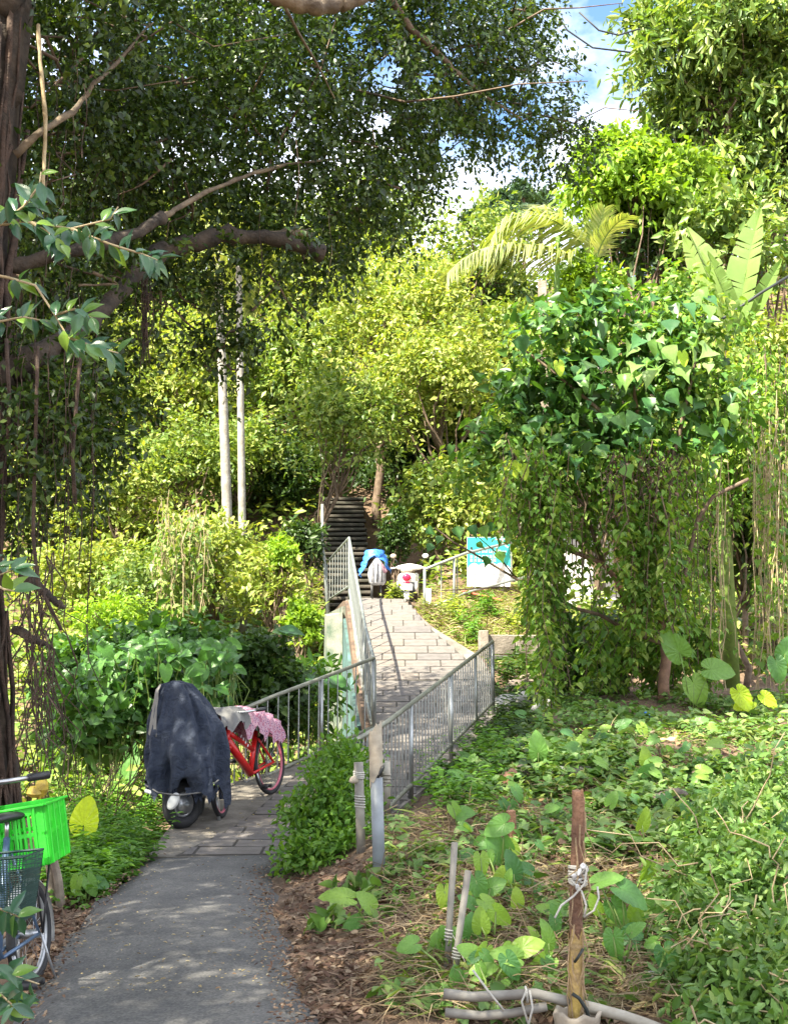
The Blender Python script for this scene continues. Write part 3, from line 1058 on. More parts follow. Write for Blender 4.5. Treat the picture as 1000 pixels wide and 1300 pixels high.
# green crate on its rack
cr = at(26, 1060, 6.28)
crate = thing('crate', 'bright lime green plastic crate riding on the rear rack of the bicycle', 'crate', cr)
crate.rotation_euler = (R(-2), R(-9), R(4))
CW, CD, CH = .37, .50, .30


def crate_side(w, h, name, place):
    q = MB()
    tk = .014
    q.box((0, 0, h / 2 - .025), (w, tk, .05), None, .003)
    q.box((0, -.008, h / 2 - .006), (w + .016, tk + .014, .012), None, .003)
    q.box((0, 0, -h / 2 + .02), (w, tk, .04), None, .003)
    for s in (-1, 1):
        q.box((s * (w / 2 - .03), 0, 0), (.06, tk, h), None, .003)
    q.box((0, 0, .005), (w, tk, .022), None, .003)
    nb = int(w / .024)
    for i in range(1, nb):
        x = -w / 2 + w * i / nb
        q.box((x, -.001, -.02), (.011, tk * .9, h * .86))
    for i in range(4):
        x = -w / 2 + w * (i + .5) / 4
        q.box((x, -.009, 0), (.012, .012, h), None, .003)
    q.box((-w * .3, 0, .075), (w * .22, tk * .95, .05))
    ob = lpart(crate, name, 'crate', q, False)
    ob.matrix_local = place
    return ob


crate_side(CW, CH, 'side_panel', Matrix.Translation((0, -CD / 2, 0)))
crate_side(CW, CH, 'side_panel', Matrix.Translation((0, CD / 2, 0)) @ Matrix.Rotation(math.pi, 4, 'Z'))
crate_side(CD, CH, 'side_panel', Matrix.Translation((CW / 2, 0, 0)) @ Matrix.Rotation(math.pi / 2, 4, 'Z'))
crate_side(CD, CH, 'side_panel', Matrix.Translation((-CW / 2, 0, 0)) @ Matrix.Rotation(-math.pi / 2, 4, 'Z'))
q = MB()
for i in range(14):
    q.box((-CW / 2 + CW * (i + .5) / 14, 0, -CH / 2 + .008), (.014, CD, .012))
for i in range(12):
    q.box((0, -CD / 2 + CD * (i + .5) / 12, -CH / 2 + .008), (CW, .014, .010))
lpart(crate, 'floor_grid', 'crate', q, False)

# red bicycle leaning on the ramp rail
A_, B_ = at(283, 1019, 11.75), at(346, 999, 12.75)
za, zb = float(DZ(11.75)), float(DZ(12.75))
v = Vector((A_.x - B_.x, A_.y - B_.y, 0))
red = bicycle('red bicycle with pink rimmed wheels leaning beside the grey ramp railing', (B_.x, B_.y, zb + .0), math.atan2(v.y, v.x), .335, v.length, 'red', 'pink_rim', thick=.028,
              seat_h=.80, head_h=.82, bar_h=.95, steer=.25, tyre_r=.024)
red.rotation_euler = (R(4), math.asin((zb - za) / v.length), math.atan2(v.y, v.x))
q = MB()
for i, x in enumerate((.46, .50, .54, .58)):
    q.box((x + .06, .048, .60 + (x - .46) * .95), (.018, .003, .03), (0, R(-45), 0))
lpart(red, 'decal', 'plate', q, False)


# cloths over the red bicycle
def drape(name, mat, label, cat, spine, halfw, drop, seed, nseg=22, nac=17, rough=.03):
    """A cloth hung over a line of points: crosses it with a soft ridge, hangs down both sides."""
    rg = np.random.default_rng(seed)
    ph = rg.uniform(0, 6, 8)
    pts = [Vector(p) for p in spine]
    q = MB()
    vs, fs = [], []
    for i in range(nseg + 1):
        t = i / nseg * (len(pts) - 1)
        k = min(int(t), len(pts) - 2)
        p = pts[k].lerp(pts[k + 1], t - k)
        tg = (pts[k + 1] - pts[k]).normalized()
        sd = Vector((0, 0, 1)).cross(tg).normalized()
        for j in range(nac):
            a = (j / (nac - 1) - .5) * 2
            hang = max(0, abs(a) - .35) / .65
            off = sd * (math.copysign(min(abs(a) / .35, 1) * halfw + hang * .04, a) if a else 0)
            z = -.02 * min(abs(a) / .35, 1) ** 2 - hang * drop * (1 + .22 * math.sin(i * .8 + ph[0]) + .12 * math.sin(i * 2.1 + ph[1]))
            wr = rough * (math.sin(i * 1.1 + a * 3 + ph[2]) + .7 * math.sin(i * 2.3 - a * 4 + ph[3]))
            vs.append(p + off * (1 + wr * 2.2) + Vector((0, 0, z + wr * .8)))
    for i in range(nseg):
        for j in range(nac - 1):
            fs.append((i * nac + j, (i + 1) * nac + j, (i + 1) * nac + j + 1, i * nac + j + 1))
    q.add(vs, fs)
    return solid(name, q, mat, pts[0], label, cat, smooth=True)


drape('floral_cloth', 'floral', 'pink cloth with a small flower print draped over the red bicycle', 'cloth',
      [at(292, 903, 12.1), at(312, 899, 12.3), at(325, 908, 12.5), at(338, 916, 12.75)], .17, .22, 3)
drape('grey_sheet', 'greycloth', 'grey sheet lying over the front of the red bicycle beside the covered scooter', 'sheet',
      [at(262, 908, 11.6), at(280, 901, 11.8), at(294, 900, 12.05)], .16, .13, 5, nseg=12)

# ------------------------------------------------------------------ covered scooter
sc = at(231, 1052, 11.1)
scg = float(DZ(11.1))
cs = thing('covered_scooter', 'scooter under a torn dark blue cloth cover in front of the red bicycle', 'scooter', (sc.x, sc.y, scg))
lv = [(.36, -.02, .345, -.12, .98), (.50, -.02, .34, -.13, .98), (.70, -.02, .335, -.12, .94), (.88, -.03, .315, -.09, .86), (.97, -.04, .295, -.06, .76), (1.08, -.06, .255, -.02, .60), (1.20, -.08, .205, .03, .46), (1.28, -.11, .165, .07, .38), (1.34, -.12, .11, .11, .32), (1.36, -.12, .03, .17, .26)]
NS, NL = 120, 34
rg = np.random.default_rng(11)
ph = rg.uniform(0, 6, 12)
zs = np.array([q_[0] for q_ in lv])
rings = []
for i in range(NL):
    t = i / (NL - 1)
    z = lv[0][0] + (lv[-1][0] - lv[0][0]) * t
    cx, hw, v0, v1 = (np.interp(z, zs, [q_[k] for q_ in lv]) for k in (1, 2, 3, 4))
    ring = []
    for j in range(NS):
        th = 2 * math.pi * j / NS
        c_, s_ = math.cos(th), math.sin(th)
        ex = .72
        x = math.copysign(abs(c_) ** ex, c_) * hw
        y = (v0 + v1) / 2 + math.copysign(abs(s_) ** ex, s_) * (v1 - v0) / 2
        fold = (.030 * math.sin(5 * th + ph[0] + 1.5 * t) + .024 * math.sin(9 * th + ph[1] - 2 * t) + .013 * math.sin(17 * th + ph[2])) * (1.15 - .75 * t)
        fold += .012 * math.sin(9 * z + 3 * th + ph[3]) + .009 * math.sin(19 * z - 7 * th + ph[4]) + .036 * (abs(math.sin(6 * th + 2.2 * z + ph[7])) ** 4) * (1.2 - t) + .022 * abs(math.sin(11 * th - 3 * z + ph[8])) - .02 * abs(math.sin(4 * z + 2.5 * th + ph[9])) ** 6
        k = 1 + fold / max(.12, hw) * .8
        zz = z
        if i < 5:
            jag = .06 * math.sin(7 * th + ph[5]) + .05 * math.sin(16 * th + ph[6]) + .045 * rg.random() * (1 if j % 3 else -.6)
            if math.sin(th) > -.2 and math.cos(th) > .2:
                jag -= .10
            zz = z + jag * (1 - i / 5)
        ring.append(Vector((sc.x + (cx + x * k), sc.y + (y - .5 * (v0 + v1)) * k + .5 * (v0 + v1), scg + zz)))
    rings.append(ring)
q = MB().loft(rings, cap=False)
q.f.append(tuple((NL - 1) * NS + j for j in range(NS)))
cover = q.build('cover', 'navy', cs, True)
# torn strips that hang from the hem
q = MB()
for k in range(26):
    th = rg.uniform(math.pi * 1.02, math.pi * 2.3)
    x = sc.x - .02 + math.cos(th) * .35
    y = sc.y + .42 + math.sin(th) * .54
    ln = rg.uniform(.05, .17)
    w_ = rg.uniform(.008, .03)
    z = scg + .40
    a_ = th + math.pi / 2
    dx, dy = math.cos(a_) * w_, math.sin(a_) * w_
    q.add([(x - dx, y - dy, z), (x + dx, y + dy, z), (x + dx * .8 + .015, y + dy * .8, z - ln * .6), (x + .02 * rg.normal(), y, z - ln), (x - dx * .7, y - dy * .7, z - ln * .5)], [(0, 1, 2, 3, 4)])
q.build('torn_strip', 'navy', cs)
# pale patch that folds over the top left
q = MB()
vs = []
for i in range(9):
    z = .86 + .46 * i / 8
    cx, hw, v0, v1 = (np.interp(z, zs, [q_[k] for q_ in lv]) for k in (1, 2, 3, 4))
    for j in range(7):
        th = math.pi * (1.08 + .26 * j / 6 * (1 - .3 * i / 8))
        c_, s_ = math.cos(th), math.sin(th)
        x = math.copysign(abs(c_) ** .72, c_) * (hw + .035)
        y = (v0 + v1) / 2 + math.copysign(abs(s_) ** .72, s_) * ((v1 - v0) / 2 + .035)
        vs.append((sc.x + cx + x, sc.y + y, scg + z + .012 * math.sin(i * 2 + j)))
q.add(vs, [(i * 7 + j, i * 7 + j + 1, (i + 1) * 7 + j + 1, (i + 1) * 7 + j) for i in range(8) for j in range(6)])
q.build('patch', 'greycloth', cs, True, label='pale grey patch on the cover')
fw = wheel(cs, (-.02, .12, .225), .225, .055, 'rubber', 'alu', 12, .09, 'front_wheel', rim_r=.02)
fw.rotation_euler = (0, 0, R(50))
q = MB().tube([(0, -.05, 0), (0, .05, 0)], .085, 16)
q.build('brake_disc', 'alu', fw, True, world_coords=False)
q = MB()
for s in (-.08, .08):
    q.tube([(-.02 + s * .64, .12 + s * .77, .225), (-.02 + s * .6, .2 + s * .7, .62)], .02, 8)
lpart(cs, 'fork', 'alu', q)
lpart(cs, 'front_apron', 'black', MB().box((0, .22, .58), (.40, .10, .42), (R(12), 0, 0), .05))
lpart(cs, 'floor_board', 'black', MB().box((0, .50, .34), (.34, .50, .10), None, .03))
lpart(cs, 'rear_body', 'black', MB().box((0, .66, .58), (.34, .46, .40), None, .08))
rw = wheel(cs, (0, .82, .225), .225, .055, 'rubber', 'alu', 12, .09, 'rear_wheel', rim_r=.02)
rw.rotation_euler = (0, 0, R(90))
q = MB().tube([(.20, .55, .34), (.27, .50, .02)], .016, 8).tube([(.27, .50, .02), (.38, .52, .012)], .013, 8)
lpart(cs, 'kickstand', 'alu', q)
lpart(cs, 'mirror', 'silver', MB().ell((-.06, -.13, .25 + .03), (.05, .022, .085), 12, 8, (0, R(28), 0)))
lpart(cs, 'front_reflector', 'plate', MB().box((-.30, -.08, .36), (.08, .03, .035), (0, R(14), R(-20)), .01))
q = MB().tube([(-.34, -.05, .42), (-.2, -.14, .36), (-.02, -.15, .335), (.2, -.12, .36), (.33, -.02, .46)], .007, 6)
lpart(cs, 'cover_cord', 'greycloth', q)

# ------------------------------------------------------------------ white scooter at the far end of the bridge
ws0 = at(516, 774, 26.6)
wsg = float(DZ(26.6))
ws = thing('white_scooter', 'white scooter seen from behind with a round red tail light, parked past the bridge crest', 'scooter', (ws0.x, 26.6, wsg), rz=R(-4))
S = 1.0
rings = []
for y, hw, z0, z1 in ((.05, .12, .62, .78), (.10, .19, .50, .80), (.25, .23, .42, .83), (.45, .24, .40, .83), (.62, .22, .38, .80), (.72, .18, .36, .70)):
    rings.append([Vector((hw * math.copysign(abs(math.cos(a)) ** .7, math.cos(a)), y, (z0 + z1) / 2 + (z1 - z0) / 2 * math.copysign(abs(math.sin(a)) ** .7, math.sin(a)))) for a in [2 * math.pi * k / 16 for k in range(16)]])
lpart(ws, 'rear_cowl', 'white_paint', MB().loft(rings))
q = MB()
for s in (-1, 1):
    q.loft([[Vector((s * (.20 + dx), y, z)) for dx, z in ((0, z0), (.035, z0 + .02), (.03, z1), (-.01, z1))] for y, z0, z1 in ((.0, .40, .55), (.2, .34, .62), (.5, .30, .66), (.75, .28, .60))])
lpart(ws, 'side_cover', 'white_paint', q, label=None)
rings = []
for y, hw, z in ((.12, .10, .84), (.16, .15, .86), (.4, .165, .87), (.7, .15, .84), (.85, .10, .80)):
    rings.append([Vector((hw * math.cos(a), y, z + .045 * math.sin(a))) for a in [2 * math.pi * k / 12 for k in range(12)]])
lpart(ws, 'saddle', 'wood_grey', MB().loft(rings))
lpart(ws, 'tail_light', 'tail_red', MB().ell((0, .05, .70), (.105, .06, .085), 14, 8))
lpart(ws, 'tail_strip', 'tail_red', MB().box((0, .04, .585), (.14, .03, .03), None, .01))
lpart(ws, 'inner_fender', 'black', MB().box((0, .05, .42), (.40, .05, .34), (R(-8), 0, 0), .04))
lpart(ws, 'number_plate', 'plate', MB().box((0, -.02, .47), (.27, .012, .15), (R(-12), 0, 0), .005))
lpart(ws, 'mud_flap', 'silver', MB().box((0, .01, .29), (.13, .02, .20), (R(-6), 0, 0), .01))
w_ = wheel(ws, (0, .25, .22), .22, .055, 'rubber', 'alu', 10, .09, 'rear_wheel', rim_r=.02); w_.rotation_euler = (0, 0, R(90))
w_ = wheel(ws, (0, 1.45, .22), .22, .055, 'rubber', 'alu', 10, .09, 'front_wheel', rim_r=.02); w_.rotation_euler = (0, 0, R(90))
lpart(ws, 'exhaust', 'bark', MB().tube([(.17, .62, .26), (.19, .1, .30)], [.04, .06], 10))
lpart(ws, 'engine', 'black', MB().box((-.10, .3, .26), (.16, .35, .2), None, .04))
lpart(ws, 'floor_board', 'white_paint', MB().box((0, 1.0, .32), (.34, .5, .1), None, .03))
lpart(ws, 'front_shield', 'white_paint', MB().box((0, 1.28, .62), (.42, .09, .56), (R(-14), 0, 0), .06))
rings = []
for x, r_ in ((-.33, .015), (-.26, .05), (-.12, .075), (0, .085), (.12, .075), (.26, .05), (.33, .015)):
    rings.append([Vector((x, 1.18 + r_ * math.cos(a) * .8, 1.02 - abs(x) * .05 + r_ * math.sin(a))) for a in [2 * math.pi * k / 10 for k in range(10)]])
lpart(ws, 'headset', 'white_paint', MB().loft(rings))
lpart(ws, 'steering_cover', 'white_paint', MB().loft([[Vector((hw * math.cos(a), 1.2 + .05 * math.sin(a), z)) for a in [2 * math.pi * k / 10 for k in range(10)]] for z, hw in ((.80, .09), (.92, .10), (1.0, .16))]))
for s in (-1, 1):
    lpart(ws, 'grip', 'silver', MB().tube([(s * .30, 1.14, 1.0), (s * .43, 1.10, .985)], .02, 8))
    q = MB().tube([(s * .22, 1.18, 1.04), (s * .36, 1.16, 1.24)], .008, 6)
    hs_ = lpart(ws, 'mirror_stalk', 'black', q)
    ob = MB().ell((s * .38, 1.15, 1.28), (.075, .025, .055), 12, 8).build('mirror', 'plate' if s > 0 else 'cream', hs_, True, world_coords=False)

# white board beside the scooter, at the rail post
p = at(541, 779, 26.0)
q = MB().box((p.x + .02, 26.0, hz(p.x, 26) + .20), (.17, .05, .46), (R(-6), R(3), 0), .01)
solid('white_board', q, 'plate', (p.x, 26.0, hz(p.x, 26)), 'narrow white board standing between the white scooter and the rail post', 'board')

# blue tarp bundle at the stairs
p = at(477, 742, 27.9)
bz = 2.92
bd = thing('tarp_bundle', 'bright blue tarp thrown over a grey strapped bundle at the foot of the stone stairs', 'bundle', (p.x, 27.9, bz))
q = MB()
vs = []
for i in range(13):
    for j in range(15):
        a = -math.pi * .5 + math.pi * j / 14
        t = i / 12
        rr = .20 + .15 * t + .05 * math.sin(j * 1.7 + i * .9) * t + .025 * math.sin(j * 3.1 - i * 1.3)
        zz = 1.30 - t * .44 * (0.40 + .85 * abs(math.sin(a)) ** 2 + (.25 if a < -.6 else 0)) + .03 * math.sin(j * 2.1) * t
        vs.append((math.sin(a) * rr * 1.05 - .03, -.02 - math.cos(a) * rr * .6, zz))
q.add(vs, [(i * 15 + j, i * 15 + j + 1, (i + 1) * 15 + j + 1, (i + 1) * 15 + j) for i in range(12) for j in range(14)])
q.ell((-.03, .02, 1.22), (.2, .13, .11), 12, 8)
lpart(bd, 'tarp', 'bag_blue', q)
q = MB()
rings = []
for z, hw in ((.46, .15), (.52, .19), (.72, .20), (.88, .175), (1.02, .10), (1.14, .02)):
    rings.append([Vector((hw * math.cos(2 * math.pi * k / 18) * (1 + .13 * math.sin(5 * k + z * 9)) + .03, -.16 + hw * .8 * math.sin(2 * math.pi * k / 18), z)) for k in range(18)])
q.loft(rings)
lpart(bd, 'bundle', 'bag_grey', q)
q = MB()
for x in (-.08, .03, .14):
    q.tube([(x, -.33, .52), (x + .01, -.345, .75), (x + .01, -.30, 1.0)], .012, 6)
lpart(bd, 'strap', 'black', q)
lpart(bd, 'bag_flap', 'floral', MB().box((.17, -.24, .86), (.10, .05, .26), (0, R(-35), R(10)), .02))
q = MB()
for x, y_ in ((-.10, -.2), (.12, -.2), (-.08, .05), (.10, .05)):
    q.tube([(x, y_, .55), (x * 1.1, y_, 0)], .018, 6)
lpart(bd, 'stand', 'black', q)

# ------------------------------------------------------------------ information sign
s0, s1 = at(593, 745, 27.0), at(648, 746, 27.0)
s2 = at(593, 682, 27.0)
sw, sh = s1.x - s0.x, s2.z - s0.z
sg_c = Vector(((s0.x + s1.x) / 2, 27.0, 0))
sign = thing('information_sign', 'turquoise and white information board on two grey posts above the dry grass bank', 'sign', (sg_c.x, 27.0, hz(sg_c.x, 27)))
zb_ = s0.z
M['sign_teal'] = plain('turquoise_print', (.03, .40, .38), .45, 0, .12, 2)
M['sign_white'] = plain('white_print', (.62, .62, .61), .45, 0, .03, 2)
MB().box((sg_c.x, 27.0, zb_ + sh / 2), (sw, .03, sh), None, .004).build('board', 'sign_white', sign)
MB().box((sg_c.x, 26.982, zb_ + sh * .69), (sw - .01, .004, sh * .61)).build('sky_print', 'sign_teal', sign)
q = MB()
for k_, (x, r_) in enumerate(((-.34, .16), (-.14, .15), (.06, .18), (.28, .17), (.40, .10), (-.42, .08))):
    y_ = 26.9785 - .0006 * k_
    cx_, cz_, rr_ = sg_c.x + x * sw, zb_ + sh * .36, r_ * sw * .8
    q.add([(cx_ + rr_ * math.cos(2 * math.pi * i / 24), y_, cz_ + rr_ * math.sin(2 * math.pi * i / 24)) for i in range(24)], [tuple(range(24))])
q.box((sg_c.x, 26.9755, zb_ + sh * .33), (sw - .01, .002, sh * .12))
q.build('cloud_print', 'sign_white', sign, False)


def text(body, size, x, z, mat, parent, y=26.972, align='LEFT', name='lettering'):
    cu = bpy.data.curves.new(name, 'FONT')
    cu.body = body
    cu.size = size
    cu.align_x = align
    cu.extrude = .001
    tmp = bpy.data.objects.new(name, cu)
    col.objects.link(tmp)
    me = bpy.data.meshes.new_from_object(tmp.evaluated_get(bpy.context.evaluated_depsgraph_get()))
    bpy.data.objects.remove(tmp)
    me.materials.clear()
    me.materials.append(M[mat])
    ob = bpy.data.objects.new(name, me)
    ob.rotation_euler = (math.pi / 2, 0, 0)
    ob.location = Vector((x, y, z)) - wloc(parent)
    return put(ob, parent)


text('大', .34, sg_c.x + .14 * sw, zb_ + sh * .80, 'sign_white', sign)
text('Travel and Land Place', .095, sg_c.x - .44 * sw, zb_ + sh * .685, 'sign_white', sign)
q = MB()
rg = np.random.default_rng(4)
for r_, (zf, nn, hgt) in enumerate(((.605, 9, .07), (.53, 7, .06))):
    for i in range(nn):
        x = sg_c.x - .40 * sw + i * .088
        z = zb_ + sh * zf
        for k in range(3):
            q.box((x, 26.974, z - hgt * .4 + k * hgt * .4), (.058, .003, .012))
        q.box((x + rg.uniform(-.02, .02), 26.974, z), (.012, .003, hgt))
q.build('small_print', 'sign_white', sign)
q = MB(); q.box((sg_c.x - .42 * sw, 26.974, zb_ + sh * .745), (.022, .003, .12), (0, R(14), 0)); q.box((sg_c.x - .385 * sw, 26.974, zb_ + sh * .76), (.022, .003, .10), (0, R(-10), 0))
q.build('emblem', 'black', sign)
for f in (.17, .82):
    x = s0.x + sw * f
    MB().tube([(x, 27.05, hz(x, 27) - .3), (x, 27.05, zb_ + sh * .9)], .03, 8).build('post', 'steel', sign, True)
p = gp(622, 772, 22, 30)
q = MB().box((p.x, 26.5, hz(p.x, 26.5) + .10), (.95, .34, .035), (R(4), R(14), R(-12)), .01)
solid('red_board', q, 'orange', (p.x, 26.5, hz(p.x, 26.5)), 'faded red board lying in the dry grass under the sign', 'board')

# ------------------------------------------------------------------ low block wall and white house behind the vine tree
w0, w1 = at(609, 806, 20.6), at(772, 806, 21.4)
lw = thing('low_wall', 'low grey brown concrete wall behind the right ramp railing', 'wall', (w0.x, 20.6, hz(w0.x, 20.6)))
d = (w1 - w0); d.z = 0
for k in range(4):
    a, c = w0 + d * (k / 4), w0 + d * ((k + 1) / 4)
    mid = (a + c) / 2
    yaw = math.atan2(d.y, d.x)
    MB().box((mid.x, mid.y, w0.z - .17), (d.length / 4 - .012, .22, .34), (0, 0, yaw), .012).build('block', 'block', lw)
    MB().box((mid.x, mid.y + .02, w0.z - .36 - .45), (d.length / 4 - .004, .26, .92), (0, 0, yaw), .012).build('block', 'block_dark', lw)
MB().box((w0.x + .06, w0.y - .02, w0.z - .3), (.16, .28, .75), None, .012).build('end_post', 'block', lw)

hs_ = at(690, 800, 25.0)
house = thing('white_house', 'small white walled house glimpsed through the hanging vines', 'house', (hs_.x, 25.0, 2.2))
hx0, hx1 = at(692, 700, 25).x, at(850, 700, 25).x
hz0, hz1 = at(700, 800, 25).z - .4, at(700, 655, 25).z
MB().box(((hx0 + hx1) / 2, 26.6, (hz0 + hz1) / 2), (hx1 - hx0, 3.0, hz1 - hz0), None, .02).build('wall', 'wall_paint', house)
MB().box(((hx0 + hx1) / 2, 26.5, hz1 + .08), (hx1 - hx0 + .5, 3.7, .16), None, .02).build('roof', 'block', house)
wx = at(802, 715, 25).x
wf = MB().box((wx, 25.08, at(802, 715, 25).z), (.75, .06, 1.15), None, .01).build('window', 'tan', house, label='tan stone filled window')
q = MB()
for i in range(7):
    for j in range(4):
        q.box((wx - .27 + j * .18 + (i % 2) * .05, 25.03, at(802, 715, 25).z - .48 + i * .16), (.15, .05, .13), (0, rnd.uniform(-.1, .1), 0), .02)
q.build('stone', 'tan', wf)
MB().box((wx, 25.04, at(802, 715, 25).z + .62), (.9, .1, .08), None, .01).build('lintel', 'wall_paint', house)
p = at(750, 790, 23.5)
q = MB()
for i in range(3):
    q.tube([(p.x + .12 * i, 23.5, hz(p.x, 23.5) - .1), (p.x + .12 * i, 23.5, p.z + .5)], .03, 6)
q.tube([(p.x - .1, 23.5, p.z + .45), (p.x + .5, 23.5, p.z + .45)], .035, 6)
solid('white_fence', q, 'wall_paint', (p.x, 23.5, hz(p.x, 23.5)), 'short white fence behind the low wall under the vine tree', 'fence')

# ------------------------------------------------------------------ posts, pipes and rods on the right
# tall pipe at the near end of the ramp rail
p = gp(482, 1120)
pb = Vector((p.x, p.y, hz(p.x, p.y)))
pt = at(476, 926, p.y)
tp = thing('pipe_post', 'tall blue grey pipe with broken cream top at the end of the ramp railing', 'post', pb)
mid = pb.lerp(pt, .68)
MB().tube([pb - Vector((0, 0, .1)), mid], .042, 14).build('pipe', 'pvc_blue', tp, True)
q = MB()
rings = []
n_ = 18
for i, t in enumerate((.66, .72, .8, .88, .95, 1.0)):
    c = pb.lerp(pt, t)
    rings.append([c + Vector((.0455 * math.cos(2 * math.pi * k / n_), .0455 * math.sin(2 * math.pi * k / n_), (.05 * math.sin(2 * math.pi * k / n_ * 1 + 2) + .02 * math.sin(k * 2.4) if i in (0, 5) else 0))) for k in range(n_)])
q.loft(rings, cap=False)
q.build('broken_sleeve', 'cream', tp, True)
q = MB().ell(mid + Vector((.028, -.032, .04)), (.014, .016, .05), 8, 6, (0, R(25), 0))
q.build('tear', 'black', tp, True)
# short pipe to its left, bound with wire
p = gp(459, 1082); b2 = Vector((p.x, p.y, hz(p.x, p.y))); t2 = at(455, 968, p.y)
sp_ = thing('short_pipe', 'short grey pipe bound with wire standing in the bright green vine', 'post', b2)
MB().tube([b2 - Vector((0, 0, .1)), t2], .034, 12).build('pipe', 'pvc', sp_, True)
q = MB()
for k in range(5):
    c = b2.lerp(t2, .50 + .03 * k)
    q.torus(c, (.1, .05, 1), .037, .005, 14, 5)
q.build('wire_binding', 'rope', sp_, True)
q = MB()
for k in range(4):
    c = b2.lerp(t2, .83 + .02 * k)
    q.torus(c, (.1, -.08, 1), .038, .006, 14, 5)
q.build('wire_binding', 'rope', sp_, True)
q = rock(b2.lerp(t2, .82) + Vector((-.035, -.03, -.01)), (.035, .022, .028), 5)
q.build('rag', 'cream', sp_, True)
p3 = at(489, 985, 10.4)
q = MB().tube([p3 + Vector((0, 0, -.32)), p3 + Vector((0, 0, .12))], .045, 12)
for k in range(4):
    q.torus(p3 + Vector((0, 0, -.08 + .03 * k)), (.1, 0, 1), .049, .005, 14, 5)
solid('pipe_stub', q, 'pvc_pale', p3, 'pale pipe stub tied to the lower rail behind the tall pipe post', 'pipe', smooth=True)

# two slim grey rods
for (bx, by), (tx, ty), lab in (((566, 1240), (577, 1070), 'taller of the two slim grey rods stuck in the soil left of the wooden post'), ((573, 1258), (594, 1106), 'shorter leaning slim grey rod stuck in the soil left of the wooden post')):
    p = gp(bx, by); b_ = Vector((p.x, p.y, hz(p.x, p.y)))
    t_ = at(tx, ty, p.y - .02)
    rt_ = thing('rod', lab, 'rod', b_, 'slim grey rods')
    MB().tube([b_ - Vector((0, 0, .1)), b_.lerp(t_, .4), t_], .0165, 8).build('shaft', 'pvc', rt_, True)
    q = MB()
    for k in range(4):
        q.torus(b_.lerp(t_, .26 + .025 * k), (.2, .1, 1), .019, .004, 12, 5)
    q.tube([b_.lerp(t_, .3) + Vector((.02, -.01, 0)), b_.lerp(t_, .22) + Vector((.05, -.02, 0)), b_.lerp(t_, .1) + Vector((.03, -.02, 0))], .002, 4)
    q.build('wire_tie', 'rope', rt_, True)

# brown wooden post with painted foot
WY = 5.25
pb = at(731, 1330, WY); pb.z = hz(pb.x, WY) - .02
pt = at(733, 1006, WY)
wp = thing('wooden_post', 'weathered brown wooden post with yellow painted foot and white rope tied round it', 'post', pb)
rg = np.random.default_rng(21)
rings = []
n_ = 12
for i in range(26):
    t = i / 25
    c = pb.lerp(pt, t) + Vector((.004 * math.sin(t * 9), 0, 0))
    rr = .030 - .003 * t
    rings.append([c + Vector((rr * math.cos(2 * math.pi * k / n_) * (1 + .10 * rg.normal() * .6), rr * math.sin(2 * math.pi * k / n_) * (1 + .1 * rg.normal() * .6), .012 * rg.normal() if i == 25 else 0)) for k in range(n_)])
MB().loft(rings).build('shaft', 'wood', wp, False)
zy = at(731, 1185, WY)
rings = []
for i in range(9):
    t = i / 8
    c = pb.lerp(zy, t)
    rings.append([c + Vector((.034 * math.cos(2 * math.pi * k / 14), .034 * math.sin(2 * math.pi * k / 14), (.03 * math.sin(k * 2.2) if i == 8 else 0))) for k in range(14)])
MB().loft(rings, cap=False).build('painted_foot', 'yellow', wp, True)
q = MB()
for i in range(26):                 # peeling fibres
    a = rg.uniform(math.pi, 2 * math.pi)
    z1 = rg.uniform(.0, 1.0)
    c = pb.lerp(pt, z1)
    p0_ = c + Vector((.036 * math.cos(a), .036 * math.sin(a), 0))
    ln = rg.uniform(.06, .25)
    q.tube([p0_, p0_ + Vector((.016 * rg.normal(), -.012, -ln * .5)), p0_ + Vector((.03 * rg.normal(), -.02, -ln))], [.004, .003, .001], 4)
q.build('peeling_fibre', 'dead_fiber', wp)
rt_ = thing('tied_rope', 'white rope and torn plastic knotted round the wooden post', 'rope', at(735, 1115, WY - .05))
q = MB()
cz = at(733, 1112, WY)
for k in range(9):
    q.torus(cz + Vector((0, 0, -.028 + .008 * k)), (.12 * rg.normal(), .12 * rg.normal(), 1), .037, .0055, 16, 5)
q.tube([at(736, 1112, WY - .05), at(745, 1100, WY - .06), at(742, 1122, WY - .06), at(728, 1138, WY - .05), at(712, 1150, WY - .08), at(704, 1166, WY - .1)], .005, 6)
q.tube([at(725, 1118, WY - .05), at(738, 1132, WY - .05), at(744, 1150, WY - .06), at(741, 1165, WY - .05)], .005, 6)
q.tube([at(741, 1165, WY - .05), at(754, 1156, WY - .08), at(760, 1140, WY - .08), at(758, 1126, WY - .06)], .0045, 6)
q.build('cord', 'rope', rt_, True)
q = MB()
for k in range(7):
    c = at(733 + rg.uniform(-6, 12), 1110 + rg.uniform(-12, 22), WY - .05)
    q.ell(c, (.007 + .006 * rg.random(), .004, .011 + .008 * rg.random()), 7, 5, (rg.normal() * .5, rg.normal() * .5, 0))
q.build('plastic_scrap', 'bag_white', rt_, True)
q = MB()
cc = at(733, 1300, WY - .02)
rings = []
for z, r_ in ((-.16, .075), (-.05, .085), (.03, .095), (.05, .10), (.05, .085), (-.02, .075)):
    rings.append([cc + Vector((r_ * math.cos(2 * math.pi * k / 18) * (1 + .06 * math.sin(3 * k)), r_ * math.sin(2 * math.pi * k / 18), z + .012 * math.sin(k * 1.9))) for k in range(18)])
q.loft(rings, cap=False)
solid('plastic_collar', q, 'cream', cc, 'crumpled cream plastic collar round the foot of the wooden post', 'collar', smooth=True)
